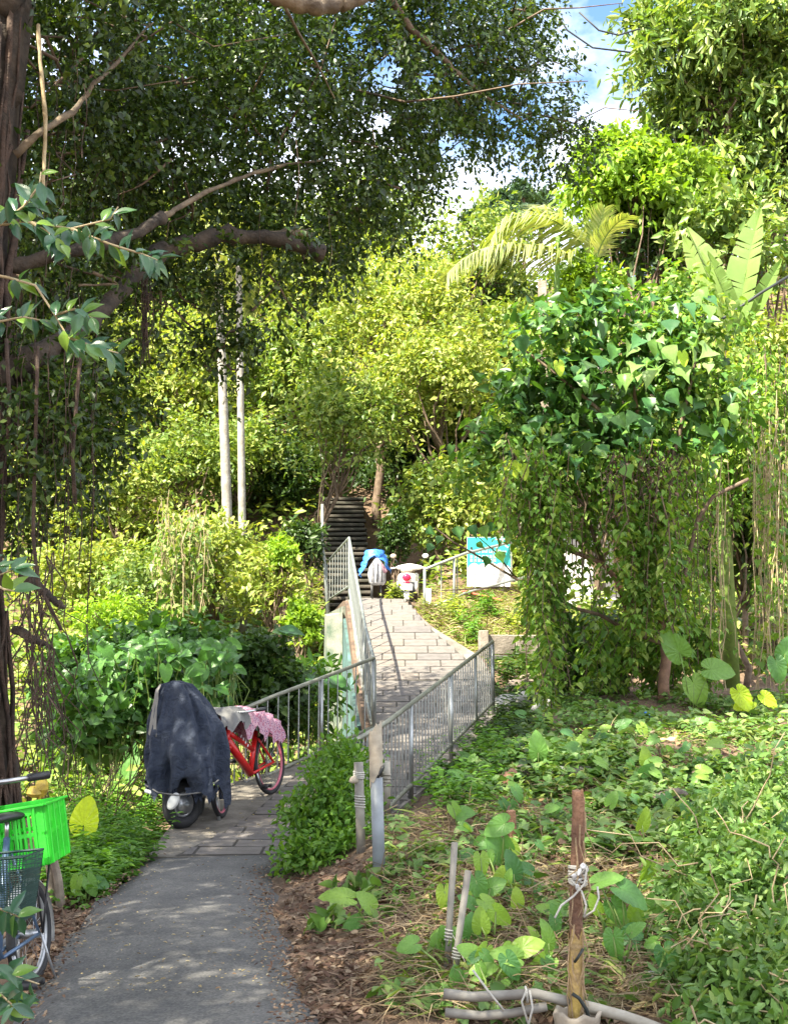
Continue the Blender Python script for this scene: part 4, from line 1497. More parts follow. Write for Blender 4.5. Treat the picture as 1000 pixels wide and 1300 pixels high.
q = MB().tube([at(726, 1262, WY - .06), at(735, 1268, WY - .07), at(744, 1282, WY - .06), at(752, 1310, WY - .05)], .008, 8).tube([at(740, 1205, WY - .05), at(734, 1215, WY - .06), at(729, 1222, WY - .05)], .006, 8)
solid('black_hose', q, 'cable', at(735, 1268, WY - .07), 'black cable looped round the yellow foot of the wooden post', 'cable', smooth=True)

# grey pipes lying to the post
for pts, r_, mt, lab in (
        ([(563, 1262), (600, 1266), (640, 1264), (680, 1262), (722, 1272)], .021, 'pvc', 'upper bent grey pipe lying from the rods to the wooden post'),
        ([(565, 1286), (610, 1290), (650, 1287), (694, 1278)], .019, 'pvc', 'lower bent grey pipe lying beside the wooden post'),
        ([(738, 1277), (790, 1290), (840, 1308)], .024, 'pvc_pale', 'pale straight pipe running right from the wooden post')):
    q = MB()
    pp = []
    for i, (x, y_) in enumerate(pts):
        g = at(x, y_, 5.25)
        pp.append(g)
    dense = []
    for i in range(len(pp) - 1):
        for k in range(4):
            dense.append(pp[i].lerp(pp[i + 1], k / 4))
    dense.append(pp[-1])
    q.tube(dense, [r_ * (1 + .04 * math.sin(i * 1.3)) for i in range(len(dense))], 10)
    solid('grey_pipe', q, mt, pp[0], lab, 'pipe', 'grey pipes on the ground', smooth=True)
q = MB()
for (x0, y0), (x1, y1), (x2, y2) in (((668, 1258), (662, 1272), (670, 1300)), ((672, 1258), (676, 1280), (668, 1312)), ((600, 1232), (622, 1262), (640, 1284))):
    q.tube([at(x0, y0, 5.2), at(x1, y1, 5.2), at(x2, y2, 5.2)], .005, 6)
q.torus(at(668, 1263, 5.25), (1, 0, .1), .031, .005, 14, 5)
solid('pipe_tie', q, 'rope', at(668, 1258, 5.2), 'white cord tied round the bent grey pipes', 'cord', smooth=True)
# small stakes
p = gp(650, 1076); q = MB().box((p.x, p.y, p.z + .10), (.055, .05, .30), (R(3), R(-4), R(20)), .006)
solid('short_stake', q, 'wood', p, 'short dark brown stake among taro leaves behind the wooden post', 'stake')
p = gp(535, 1215); t_ = at(519, 1186, p.y)
solid('grey_stick', MB().tube([p, t_], .014, 8), 'pvc', p, 'short grey stick leaning in the leaves left of the slim rods', 'stick', smooth=True)
for a_, b_, lab in (((68, 1150), (60, 1075), 'left grey wooden stake behind the green crate'), ((80, 1152), (66, 1082), 'right grey wooden stake behind the green crate')):
    p = gp(a_[0], a_[1], 6.4); t_ = at(b_[0], b_[1], p.y)
    q = MB().tube([p - Vector((0, 0, .1)), p.lerp(t_, .5) + Vector((.004, 0, 0)), t_], [.036, .03, .026], 9)
    solid('wooden_stake', q, 'wood_grey', p, lab, 'stake', 'stakes behind the crate')
# rocks and debris on the right
for (px, py), r_, mt, lab in (((662, 990), (.17, .14, .13), 'rock', 'rounded brown rock under the upright taro leaf'), ((648, 1000), (.10, .1, .16), 'wood', 'broken tree stump beside the rounded rock'),
                              ((845, 1022), (.22, .15, .15), 'rock', 'dark earthy boulder half buried in the slope'), ((790, 1012), (.15, .12, .10), 'rock', 'brown boulder left of the big buried boulder'), ((728, 972), (.26, .18, .05), 'rock_pale', 'flat pale stone on top of the mound'),
                              ((330, 0), None, None, None)):
    if r_ is None:
        continue
    p = gp(px, py + 6)
    solid('rock' if mt != 'wood' else 'tree_stump', rock((p.x, p.y, p.z + r_[2] * .1), r_, px, mt, 18), mt, p, lab, 'rock' if mt != 'wood' else 'stump', smooth=True)
for k, (px, py, rr) in enumerate(((648, 905, .32), (672, 895, .25), (690, 905, .22), (660, 880, .26), (640, 893, .2))):
    p = gp(px, py, 14, 24)
    o = solid('stream_rock', rock((p.x, p.y, p.z + rr * .2), (rr, rr * .8, rr * .55), 50 + k), 'rock_pale' if k < 3 else 'rock', p, ['largest pale rock in the hollow below the end of the ramp railing', 'pale rock in the middle of the hollow below the low wall', 'pale rock nearest the vine curtain in the hollow', 'brown rock under the broken branches below the low wall', 'smallest brown rock beside the end post of the ramp railing'][k], 'rock', 'rocks in the hollow', smooth=True)
q = MB()
for k in range(9):
    a = gp(640 + rnd.uniform(-6, 40), 872 + rnd.uniform(-8, 10), 14, 24) + Vector((0, 0, .12))
    q.tube([a, a + Vector((rnd.uniform(.2, .5), rnd.uniform(-.2, .2), rnd.uniform(-.05, .14)))], .018, 6)
solid('driftwood', q, 'wood_grey', gp(650, 872, 14, 24), 'heap of grey broken branches in the hollow below the low wall', 'driftwood')
p = gp(822, 917); q = MB().box(p + Vector((0, 0, .08)), (.10, .06, .06), (.4, .5, .3), .02)
solid('plastic_scrap', q, 'bag_blue', p, 'small blue plastic scrap on the green mound', 'litter')
p = gp(826, 1252); q = MB().ell(p + Vector((0, 0, .03)), (.035, .03, .03), 10, 6)
solid('white_cup', q, 'bag_white', p, 'small white plastic cup lying in the leaf litter', 'litter', smooth=True)
# yellow plastic at the foot of the banyan
for (px, py), s_, lab in (((44, 1006), (.05, .04, .035), 'crumpled yellow plastic bag against the banyan trunk'), ((53, 999), (.035, .03, .07), 'upright yellow plastic piece above the green crate')):
    p = at(px, py, 7.0)
    q = rock(p, s_, px)
    solid('yellow_bag', q, 'bag_yellow', p, lab, 'bag')

# ------------------------------------------------------------------ leaf shapes shared by single large leaves
def polar_leaf(name, mat, seed=0, ripple=.012, cup=.10, droop=.25, wid=1.0, outline=None):
    """Heart shaped blade with radiating folds, petiole joint at the origin, tip along +X (length 1)."""
    rg = np.random.default_rng(seed)
    ol = outline or [(0, 1.0), (12, .90), (28, .74), (48, .61), (72, .53), (100, .49), (128, .49), (150, .46), (165, .37), (175, .13), (180, .07)]
    N, K = 44, 4
    vs, fs = [(0, 0, 0)], []
    for k in range(1, K + 1):
        for j in range(N):
            th = 2 * math.pi * j / N
            d = abs(math.degrees(th if th <= math.pi else th - 2 * math.pi))
            r = np.interp(d, [o_[0] for o_ in ol], [o_[1] for o_ in ol]) * k / K
            x, y = r * math.cos(th), r * math.sin(th) * wid
            z = ripple * math.cos(th * 14) * (k / K) + cup * abs(y) - droop * max(0, x) ** 2 - .05 * max(0, -x) + .012 * rg.normal() * (k == K)
            vs.append((x, y, z))
    for j in range(N):
        fs.append((0, 1 + j, 1 + (j + 1) % N))
    for k in range(K - 1):
        for j in range(N):
            j2 = (j + 1) % N
            fs.append((1 + k * N + j, 1 + (k + 1) * N + j, 1 + (k + 1) * N + j2, 1 + k * N + j2))
    me = bpy.data.meshes.new(name)
    me.from_pydata(vs, [], fs)
    me.materials.append(M[mat])
    me.update()
    return me


def strip_leaf(name, mat, prof, wid, fold=.12, droop=.3, wave=.02, seed=0):
    """Long blade along +X (length 1): half widths prof at equal stations, folded on the midrib."""
    rg = np.random.default_rng(seed)
    n = len(prof)
    vs, fs = [], []
    for i, w_ in enumerate(prof):
        x = i / (n - 1)
        for c in (-1, -.5, 0, .5, 1):
            y = c * w_ * wid
            vs.append((x, y, fold * abs(y) - droop * x * x + wave * rg.normal() * abs(c)))
    for i in range(n - 1):
        for c in range(4):
            a = i * 5 + c
            fs.append((a, a + 5, a + 6, a + 1))
    me = bpy.data.meshes.new(name)
    me.from_pydata(vs, [], fs)
    me.materials.append(M[mat])
    me.polygons.foreach_set('use_smooth', [True] * len(fs))
    me.update()
    return me


def orient(p, d, nrm, s, sw=None):
    """Matrix that lays a +X leaf of length 1 along d with its face towards nrm."""
    d = Vector(d).normalized()
    nrm = Vector(nrm)
    nrm = nrm - d * nrm.dot(d)
    nrm = nrm.normalized() if nrm.length > 1e-4 else d.orthogonal().normalized()
    y = nrm.cross(d)
    m_ = Matrix((d * s, y * (sw or s), nrm * s)).transposed().to_4x4()
    m_.translation = Vector(p)
    return m_


def leaf_part(name, me, parent, p, d, nrm, s, sw=None):
    ob = bpy.data.objects.new(name, me)
    put(ob, parent)
    ob.matrix_local = orient(Vector(p) - wloc(parent), d, nrm, s, sw)
    return ob


# ------------------------------------------------------------------ trees
def tree(label, px, py, Y, rx, ry, mat, seed, name='broadleaf_tree', cat='tree', group=None, n=None, leaf=7.6, tpl='rhomb', ncl=None, k=9, sub=.46, up=.55, droop=.25, spread=None,
         depth=.85, base=None, stem='stem', lobes=None, trunk_r=None, wfac=.5, low=-.55, inner=.62, lean=0.0):
    rg = np.random.default_rng(seed)
    c = at(px, py, Y)
    s = Y / F
    RX_, RZ_ = rx * s, ry * s
    gx, gy = (c.x + lean, Y) if base is None else base
    b_ = Vector((gx, gy, hz(gx, gy)))
    t = thing(name, label, cat, b_, group)
    L = blob(rg, c, RX_, RX_ * depth, RZ_, k, sub) if lobes is None else lobes
    A = math.pi * rx * ry
    if n is None:
        n = int(6.0 * A / (leaf * leaf * wfac * .62))
        n = max(2500, min(n, 17000))
    nl = 22
    ncl = ncl or max(40, n // nl)
    sp = spread or max(.10, min(17 * s, .30 * min(RX_, RZ_)))
    P, D, N, C = lobe_leaves(rg, L, ncl, nl, sp, low=low, droop=droop, up=up, inner=inner)
    ls = leaf * s
    ll = ls * (.45 + 1.15 * rg.random(len(P)) ** 1.3)
    # trunk and limbs reaching for some clumps
    q = MB()
    tr = trunk_r or max(.06, RX_ * .055)
    top = Vector((c.x, c.y, c.z - RZ_ * .2))
    if top.z < b_.z + .4:
        top.z = b_.z + .4
    pts = limb(rg, q, b_ - Vector((0, 0, .3)), top, tr, tr * .6, 6, .05, 7)
    for i in range(min(20, len(C))):
        e_ = Vector(C[rg.integers(len(C))])
        o_ = pts[rg.integers(2, len(pts))]
        limb(rg, q, o_, o_.lerp(e_, .92), tr * .42, tr * .10, 4, .10, 5)
    q.build('trunk', stem, t, True)
    leaf_obj('crown', mat, P, D, N, ll, ll * wfac, tpl, t)
    return t


# far hill with its trees against the sky
hill_trees = [(640, 262, 92, 20, 18), (662, 252, 95, 14, 20), (622, 275, 90, 22, 20), (690, 268, 96, 24, 22), (600, 282, 94, 20, 16), (655, 285, 86, 30, 22)]
for i, (px, py, Y, rx, ry) in enumerate(hill_trees):
    lab = ['small dark tree on the hilltop against the sky', 'tallest small tree on the far hilltop', 'dark tree at the left shoulder of the far hilltop', 'dark tree at the right shoulder of the far hilltop behind the palm', 'dark far hill tree behind the yellow green slope tree', 'low wide dark tree just below the far hilltop'][i]
    tree(lab, px, py, Y, rx, ry, 'lf_far', 300 + i, 'hill_tree', 'tree', 'trees on the far hilltop', n=2600, leaf=6, k=6)
# a small feathery palm on the hilltop
hp = at(664, 250, 93)
t = thing('hill_palm', 'tiny feathery palm rising on the far hilltop', 'palm', (hp.x, 93, hz(hp.x, 93)))
MB().tube([(hp.x, 93, hz(hp.x, 93)), hp], [.2, .14], 6).build('trunk', 'stem', t)
rg = np.random.default_rng(77)
PP, DD, NN, LL = [], [], [], []
for k in range(11):
    a = 2 * math.pi * k / 11
    for i in range(14):
        s_ = i / 13
        p = np.array(hp) + np.array([math.cos(a) * 1.9 * s_, math.sin(a) * 1.9 * s_, .9 * s_ - 1.5 * s_ * s_])
        for sd in (-1, 1):
            PP.append(p); DD.append([math.cos(a) * .6 - sd * math.sin(a), math.sin(a) * .6 + sd * math.cos(a), -.5]); NN.append([0, 0, 1]); LL.append(.55)
leaf_obj('crown', 'lf_far', np.array(PP), np.array(DD, float), np.array(NN, float), np.array(LL), .09, 'rhomb', t)

# slope trees behind the bridge
T = tree
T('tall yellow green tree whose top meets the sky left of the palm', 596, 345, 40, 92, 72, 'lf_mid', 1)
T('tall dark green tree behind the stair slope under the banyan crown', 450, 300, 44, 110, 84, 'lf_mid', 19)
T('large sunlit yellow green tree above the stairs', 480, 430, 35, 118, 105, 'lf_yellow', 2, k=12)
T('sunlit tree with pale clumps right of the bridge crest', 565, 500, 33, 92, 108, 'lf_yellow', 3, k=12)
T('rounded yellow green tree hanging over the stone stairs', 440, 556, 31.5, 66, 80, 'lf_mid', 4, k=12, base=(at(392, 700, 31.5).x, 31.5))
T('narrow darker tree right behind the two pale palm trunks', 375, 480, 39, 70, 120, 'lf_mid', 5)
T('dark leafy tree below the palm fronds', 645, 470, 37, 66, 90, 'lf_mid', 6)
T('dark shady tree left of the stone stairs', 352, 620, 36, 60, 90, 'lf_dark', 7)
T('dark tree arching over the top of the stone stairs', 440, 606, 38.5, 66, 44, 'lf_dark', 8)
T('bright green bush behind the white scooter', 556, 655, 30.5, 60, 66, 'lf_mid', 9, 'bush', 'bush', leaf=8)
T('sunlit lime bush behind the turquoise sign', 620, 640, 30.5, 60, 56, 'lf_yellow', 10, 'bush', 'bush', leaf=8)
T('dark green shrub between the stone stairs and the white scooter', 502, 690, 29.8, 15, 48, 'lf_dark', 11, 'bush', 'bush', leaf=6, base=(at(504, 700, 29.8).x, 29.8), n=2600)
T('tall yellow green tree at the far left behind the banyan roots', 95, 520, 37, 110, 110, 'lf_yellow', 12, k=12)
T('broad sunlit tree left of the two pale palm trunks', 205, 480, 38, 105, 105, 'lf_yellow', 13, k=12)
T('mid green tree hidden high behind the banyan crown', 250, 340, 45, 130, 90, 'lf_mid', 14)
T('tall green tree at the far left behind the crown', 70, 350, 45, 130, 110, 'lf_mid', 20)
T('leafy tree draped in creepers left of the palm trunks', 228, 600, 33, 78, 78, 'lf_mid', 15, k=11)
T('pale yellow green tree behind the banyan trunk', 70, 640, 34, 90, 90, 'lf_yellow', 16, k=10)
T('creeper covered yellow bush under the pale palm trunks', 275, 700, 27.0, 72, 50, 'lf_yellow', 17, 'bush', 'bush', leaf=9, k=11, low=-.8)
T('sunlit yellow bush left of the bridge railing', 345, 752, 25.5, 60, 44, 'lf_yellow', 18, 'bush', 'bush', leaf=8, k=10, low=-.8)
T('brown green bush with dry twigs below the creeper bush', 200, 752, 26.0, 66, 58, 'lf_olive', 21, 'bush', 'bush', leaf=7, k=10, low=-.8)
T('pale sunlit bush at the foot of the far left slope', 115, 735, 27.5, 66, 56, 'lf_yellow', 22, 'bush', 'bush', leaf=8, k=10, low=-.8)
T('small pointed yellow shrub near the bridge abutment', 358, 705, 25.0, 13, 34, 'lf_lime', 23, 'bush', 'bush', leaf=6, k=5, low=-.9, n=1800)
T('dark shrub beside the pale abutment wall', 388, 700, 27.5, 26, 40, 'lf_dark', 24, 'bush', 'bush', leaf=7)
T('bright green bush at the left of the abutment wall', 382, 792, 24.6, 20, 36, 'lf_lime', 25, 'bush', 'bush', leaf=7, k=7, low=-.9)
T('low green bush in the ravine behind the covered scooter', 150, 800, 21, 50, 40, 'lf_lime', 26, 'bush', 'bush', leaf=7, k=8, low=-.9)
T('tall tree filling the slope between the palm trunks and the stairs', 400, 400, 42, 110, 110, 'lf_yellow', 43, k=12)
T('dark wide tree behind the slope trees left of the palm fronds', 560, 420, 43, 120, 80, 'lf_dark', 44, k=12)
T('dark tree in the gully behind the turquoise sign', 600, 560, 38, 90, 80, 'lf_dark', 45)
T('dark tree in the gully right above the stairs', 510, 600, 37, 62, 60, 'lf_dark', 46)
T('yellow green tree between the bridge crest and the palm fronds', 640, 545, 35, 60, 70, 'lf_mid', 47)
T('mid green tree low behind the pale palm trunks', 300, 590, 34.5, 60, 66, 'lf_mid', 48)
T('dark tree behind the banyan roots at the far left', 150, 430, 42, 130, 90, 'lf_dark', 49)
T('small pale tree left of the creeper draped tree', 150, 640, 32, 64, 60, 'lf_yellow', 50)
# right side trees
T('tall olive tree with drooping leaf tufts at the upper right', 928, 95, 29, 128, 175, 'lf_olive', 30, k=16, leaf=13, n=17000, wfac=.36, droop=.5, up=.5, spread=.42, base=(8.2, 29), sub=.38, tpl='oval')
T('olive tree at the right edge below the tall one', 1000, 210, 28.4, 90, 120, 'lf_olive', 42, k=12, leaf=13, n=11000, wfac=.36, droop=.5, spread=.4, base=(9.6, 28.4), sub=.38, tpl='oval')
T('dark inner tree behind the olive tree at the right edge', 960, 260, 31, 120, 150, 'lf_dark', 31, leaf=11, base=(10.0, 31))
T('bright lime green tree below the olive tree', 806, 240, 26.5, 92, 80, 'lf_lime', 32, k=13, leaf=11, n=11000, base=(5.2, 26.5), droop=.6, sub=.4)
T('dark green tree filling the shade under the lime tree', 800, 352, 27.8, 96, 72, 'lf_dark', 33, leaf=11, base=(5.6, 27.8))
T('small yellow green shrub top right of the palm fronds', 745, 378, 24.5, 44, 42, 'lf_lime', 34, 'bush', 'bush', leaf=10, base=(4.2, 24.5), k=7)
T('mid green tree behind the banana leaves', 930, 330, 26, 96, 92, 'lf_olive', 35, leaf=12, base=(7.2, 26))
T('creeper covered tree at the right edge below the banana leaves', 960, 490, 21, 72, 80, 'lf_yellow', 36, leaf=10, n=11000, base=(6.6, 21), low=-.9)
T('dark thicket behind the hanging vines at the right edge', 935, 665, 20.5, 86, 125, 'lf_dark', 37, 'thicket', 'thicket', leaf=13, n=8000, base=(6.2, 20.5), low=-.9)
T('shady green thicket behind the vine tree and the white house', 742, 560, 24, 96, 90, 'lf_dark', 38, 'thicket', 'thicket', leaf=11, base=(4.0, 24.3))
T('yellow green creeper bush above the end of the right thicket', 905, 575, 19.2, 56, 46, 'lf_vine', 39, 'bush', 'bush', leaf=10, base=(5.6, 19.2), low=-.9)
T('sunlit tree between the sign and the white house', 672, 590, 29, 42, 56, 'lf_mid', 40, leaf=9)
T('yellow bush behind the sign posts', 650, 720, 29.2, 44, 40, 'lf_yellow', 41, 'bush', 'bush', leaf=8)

# two pale palm trunks on the left slope (crowns up among the banyan leaves)
def palm_fronds(t, top, n, L, seed, mat='lf_palm', a0=0.0, el=(.2, 1.1), w=.05, lw=.5):
    rg = np.random.default_rng(seed)
    for k in range(n):
        a = a0 + 2 * math.pi * k / n + rg.normal() * .2
        e_ = rg.uniform(*el)
        frond(t, top, (math.cos(a), math.sin(a)), e_, L * rg.uniform(.85, 1.1), rg, mat, w, lw)


def frond(t, top, dxy, e0, L, rg, mat, w=.05, lw=.5, curl=1.5, nleaf=42, hang=.5, twist=0):
    p = Vector(top)
    pts = [p.copy()]
    d2 = Vector((dxy[0], dxy[1], 0)).normalized()
    ns = 16
    e_ = e0
    for i in range(ns):
        e_ -= curl / ns * (0.5 + i / ns)
        p = p + (d2 * math.cos(e_) + Vector((0, 0, math.sin(e_)))) * (L / ns)
        pts.append(p.copy())
    r_ = MB().tube(pts, [.028 * (1 - .85 * i / ns) for i in range(ns + 1)], 6).build('frond', 'stem_g', t, True)
    side = d2.cross(Vector((0, 0, 1)))
    PP, DD, NN, LL = [], [], [], []
    for i in range(nleaf):
        s_ = .16 + .84 * i / (nleaf - 1)
        f = s_ * ns
        k = min(int(f), ns - 1)
        q = pts[k].lerp(pts[k + 1], f - k)
        tg = (pts[k + 1] - pts[k]).normalized()
        ll = lw * (math.sin(math.pi * (.12 + .80 * s_)) ** .7)
        for sd in (-1, 1):
            dd = tg * (.55 + .5 * s_) + side * sd * 1.0 + Vector((0, 0, -hang * (.6 + .6 * rg.random()))) + Vector((rg.normal(), rg.normal(), rg.normal())) * .06
            nn = tg.cross(dd) * sd
            PP.append(q); DD.append(dd); NN.append(nn if nn.z > 0 else -nn); LL.append(ll * rg.uniform(.85, 1.1))
    leaf_obj('leaflets', mat, np.array([list(p_) for p_ in PP]), np.array([list(p_) for p_ in DD]), np.array([list(p_) for p_ in NN]), np.array(LL), w, 'blade', r_)
    return pts


for (bx, by), (tx, ty), r_, Y, lab in (((289, 672), (276, 300), .115, 29.0, 'left and thicker pale ringed palm trunk rising from the slope'), ((308, 712), (303, 330), .085, 27.5, 'right and slimmer pale palm trunk rising from the yellow bush')):
    b_ = at(bx, by, Y); top = at(tx, ty, Y)
    gnd = Vector((b_.x + .05, Y, hz(b_.x, Y)))
    t = thing('palm_tree', lab, 'palm', gnd, 'pale palms on the left slope')
    pts = [gnd - Vector((0, 0, .2)), b_]
    rad = [r_ * 1.15, r_ * 1.1]
    for i in range(1, 34):
        pts.append(b_.lerp(top, i / 33)); rad.append(r_ * (1.08 - .2 * i / 33) * (1.03 if i % 2 else .985))
    MB().tube(pts, rad, 12).build('trunk', 'palm_trunk', t, True)
    palm_fronds(t, top, 9, 2.4, int(tx), 'lf_palm', .3, (.3, 1.2), .06, .6)

# palm with long arching fronds right of the sky gap
pt = at(754, 338, 24.2)
t = thing('feather_palm', 'palm with long arching pale green fronds below the sky gap', 'palm', (pt.x, 24.5, hz(pt.x, 24.5)))
MB().tube([(pt.x, 24.5, hz(pt.x, 24.5) - .2), (pt.x + .05, 24.5, 5.0), pt], [.14, .12, .10], 10).build('trunk', 'palm_trunk', t, True)
rg = np.random.default_rng(8)
frond(t, pt, (-1, -.25), 1.22, 3.4, rg, 'lf_palm', .05, 1.25, 3.0, 80, .75)
frond(t, pt, (-1, -.55), .30, 3.9, rg, 'lf_palm', .05, 1.25, 1.15, 74, .9)
frond(t, pt, (-.9, .5), 1.35, 2.2, rg, 'lf_palm', .042, .9, 1.3, 50, .3)
frond(t, pt, (.25, -.5), 1.45, 1.2, rg, 'lf_palm', .042, .6, .5, 36, .1)
frond(t, pt, (.6, -.6), 1.3, 1.3, rg, 'lf_palm', .042, .6, 1.2, 36, .3)
MB().tube([at(706, 425, 24.2), at(708, 300, 24.4)], [.07, .05], 8).build('leaf_stalk', 'lf_bigsun', t, True)

# cut post top with the black cable
p0_, p1_ = at(689, 470, 17.5), at(688, 357, 17.5)
q = MB().box(((p0_ + p1_) / 2), (.13, .10, (p1_ - p0_).length), (0, R(-1), 0), .01)
q.v = q.v
ow = thing('old_wooden_post', 'sawn pinkish grey wooden post top sticking out of the broad leaves', 'post', (p0_.x, 17.5, hz(p0_.x, 17.5)))
q = MB().box((p1_.x, 17.5, (hz(p0_.x, 17.5) + p1_.z) / 2), (.125, .10, p1_.z - hz(p0_.x, 17.5)), None, .01)
q.build('shaft', 'wood_grey', ow)
q = MB()
for k in range(5):
    q.ell(at(693 + 3 * k, 378 + 2 * k, 17.4), (.03, .03, .03), 8, 6)
q.build('insulator', 'plate', ow, True)
for pts, lab in (([(838, 444), (880, 428), (930, 396), (965, 372), (1010, 345)], 'black cable crossing in front of the banana leaves'),
                 ([(690, -10), (720, 38), (752, 60), (800, 66)], 'lower thin black wire crossing the patch of blue sky'), ([(735, 15), (760, 38), (785, 44), (812, 36)], 'upper thin black wire crossing the patch of blue sky')):
    Y = 16 if pts[0][0] > 800 else 18
    q = MB().tube([at(x, y_, Y) for x, y_ in pts], .022 if Y == 16 else .014, 6)
    solid('black_cable', q, 'cable', at(pts[0][0], pts[0][1], Y), lab, 'cable', smooth=True)

# banana plant
bp_ = at(915, 470, 18.6)
t = thing('banana_plant', 'banana plant with torn pale upright leaves at the right', 'banana plant', (bp_.x, 18.6, hz(bp_.x, 18.6)))
MB().tube([(bp_.x, 18.6, hz(bp_.x, 18.6) - .2), (bp_.x - .05, 18.6, 4.0), bp_], [.13, .11, .08], 10).build('stem', 'stem_g', t, True)
prof = [.1, .55, .85, .98, 1, .98, .93, .84, .66, .38, .03]
ban = []
for k in range(3):
    rg = np.random.default_rng(60 + k)
    q = MB()
    n_ = 26
    for sd in (-1, 1):
        cut = sorted(rg.choice(np.arange(3, 24), 7, replace=False).tolist())
        tear = 0.0
        for i in range(n_):
            if i in cut:
                tear = rg.uniform(.03, .10)
            x0, x1 = i / n_, (i + 1) / n_
            w0_, w1_ = np.interp(x0 * 10, range(11), prof) * .17, np.interp(x1 * 10, range(11), prof) * .17
            g0 = .035 if i in cut else 0
            zf = lambda x, y_: .25 * abs(y_) - .28 * x * x + tear * abs(y_) * 1.6
            row = []
            for c in (0, .5, 1):
                ya, yb = sd * c * w0_, sd * c * w1_
                row.append(((x0 + c * (.05 + g0 * 0), ya, zf(x0, ya)), (x1 + c * .05 - (.02 * c if (i + 1) in cut else 0), yb, zf(x1, yb))))
            for c in range(2):
                q.add([row[c][0], row[c][1], row[c + 1][1], row[c + 1][0]], [(0, 1, 2, 3)])
    q.tube([(0, 0, .004), (.5, 0, -.07), (1, 0, -.28)], [.014, .01, .003], 5)
    me = bpy.data.meshes.new('banana_leaf')
    me.from_pydata(q.v, [], q.f)
    me.materials.append(M['lf_banana'])
    ban.append(me)
for i, ((bx, by), (tx, ty), wd, nx) in enumerate((((930, 425), (872, 305), 1.05, (-.5, -.8, .5)), ((925, 430), (905, 290), 1.25, (.6, -1, .2)), ((935, 430), (948, 268), 1.15, (-.7, -1, .1)), ((945, 425), (980, 335), 1.0, (-.2, -1, .6)),
                                                  ((920, 440), (852, 352), .9, (.1, -.9, .6)), ((935, 440), (925, 330), .8, (.3, -1, .3)), ((900, 450), (860, 470), .8, (-.1, -.8, .8)))):
    a_, b_ = at(bx, by, 18.4), at(tx, ty, 18.1 - .1 * i)
    v = b_ - a_
    leaf_part('leaf', ban[i % 3], t, a_, v, nx, v.length * 1.03, v.length * wd * .68)

# ------------------------------------------------------------------ the vine hung broad-leaf tree on the mound
broad = [strip_leaf('broad_leaf', 'lf_big', [.06, .70, 1.0, .84, .74, .40, .20, .08, .0], .42, [.22, .45, .1][k], [.30, .45, .15][k], .022, 70 + k) for k in range(3)]
broad_s = [strip_leaf('sunlit_broad_leaf', 'lf_bigsun', [.06, .70, 1.0, .86, .76, .42, .22, .08, .0], .42, [.22, .4][k], .34, .022, 80 + k) for k in range(2)]
bl = gp(842, 889, 10, 22)
BY = bl.y
print('broad tree base', bl)
t = thing('vine_hung_tree', 'broad leaved tree hung with curtains of vines behind the green mound', 'tree', bl)
rg = np.random.default_rng(90)
q = MB()
q.tube([bl - Vector((0, 0, .2)), at(842, 865, BY), at(846, 835, BY), at(842, 805, BY)], [.085, .075, .07, .065], 9)
q.tube([at(842, 808, BY), at(836, 760, BY), at(828, 700, BY), at(824, 640, BY + .1), at(815, 560, BY + .2), at(800, 470, BY + .2)], [.06, .055, .05, .045, .035, .02], 8)
q.build('trunk', 'stem_red', t, True)
for pts, r0_, r1_ in (([(842, 808), (800, 790), (785, 740), (765, 715), (725, 700), (680, 660), (655, 640)], .055, .015), ([(842, 818), (800, 803), (760, 780), (700, 765), (655, 735), (610, 708), (575, 688), (552, 670)], .03, .009),
                      ([(842, 805), (866, 740), (885, 660), (905, 630), (950, 608)], .034, .024), ([(828, 650), (860, 560), (880, 470), (890, 400)], .04, .012), ([(820, 600), (760, 520), (700, 470), (660, 440)], .035, .012),
                      ([(765, 715), (740, 640), (700, 600), (640, 560), (590, 540)], .03, .01), ([(700, 765), (640, 745), (560, 750)], .012, .006), ([(655, 735), (628, 700), (600, 676)], .012, .006)):
    q = MB()
    n_ = len(pts)
    q.tube([at(x, y_, BY - .25 * i / n_) for i, (x, y_) in enumerate(pts)], [r0_ + (r1_ - r0_) * i / (n_ - 1) for i in range(n_)], 7)
    q.build('limb', 'stem_red' if r0_ > .04 else 'stem', t, True)
# single broad leaves: tiers of drooping hearts
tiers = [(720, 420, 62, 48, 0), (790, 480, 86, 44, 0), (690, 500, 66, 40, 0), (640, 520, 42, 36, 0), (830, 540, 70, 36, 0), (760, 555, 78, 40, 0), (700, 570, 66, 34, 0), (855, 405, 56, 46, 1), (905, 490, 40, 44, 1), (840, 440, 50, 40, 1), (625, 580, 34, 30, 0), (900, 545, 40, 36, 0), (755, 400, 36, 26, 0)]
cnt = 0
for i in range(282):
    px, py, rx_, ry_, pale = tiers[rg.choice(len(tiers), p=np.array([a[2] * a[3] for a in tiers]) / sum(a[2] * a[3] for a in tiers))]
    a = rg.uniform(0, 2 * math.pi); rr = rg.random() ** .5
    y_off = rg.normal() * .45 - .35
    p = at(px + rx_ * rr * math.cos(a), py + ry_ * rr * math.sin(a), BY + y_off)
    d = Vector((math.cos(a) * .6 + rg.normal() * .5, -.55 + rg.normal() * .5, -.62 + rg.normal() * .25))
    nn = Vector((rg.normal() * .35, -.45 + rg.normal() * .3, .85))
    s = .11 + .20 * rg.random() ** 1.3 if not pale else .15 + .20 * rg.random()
    leaf_part('leaf', (broad_s[i % 2] if (pale and rg.random() < .8) else broad[i % 3]), t, p, d, nn, s)
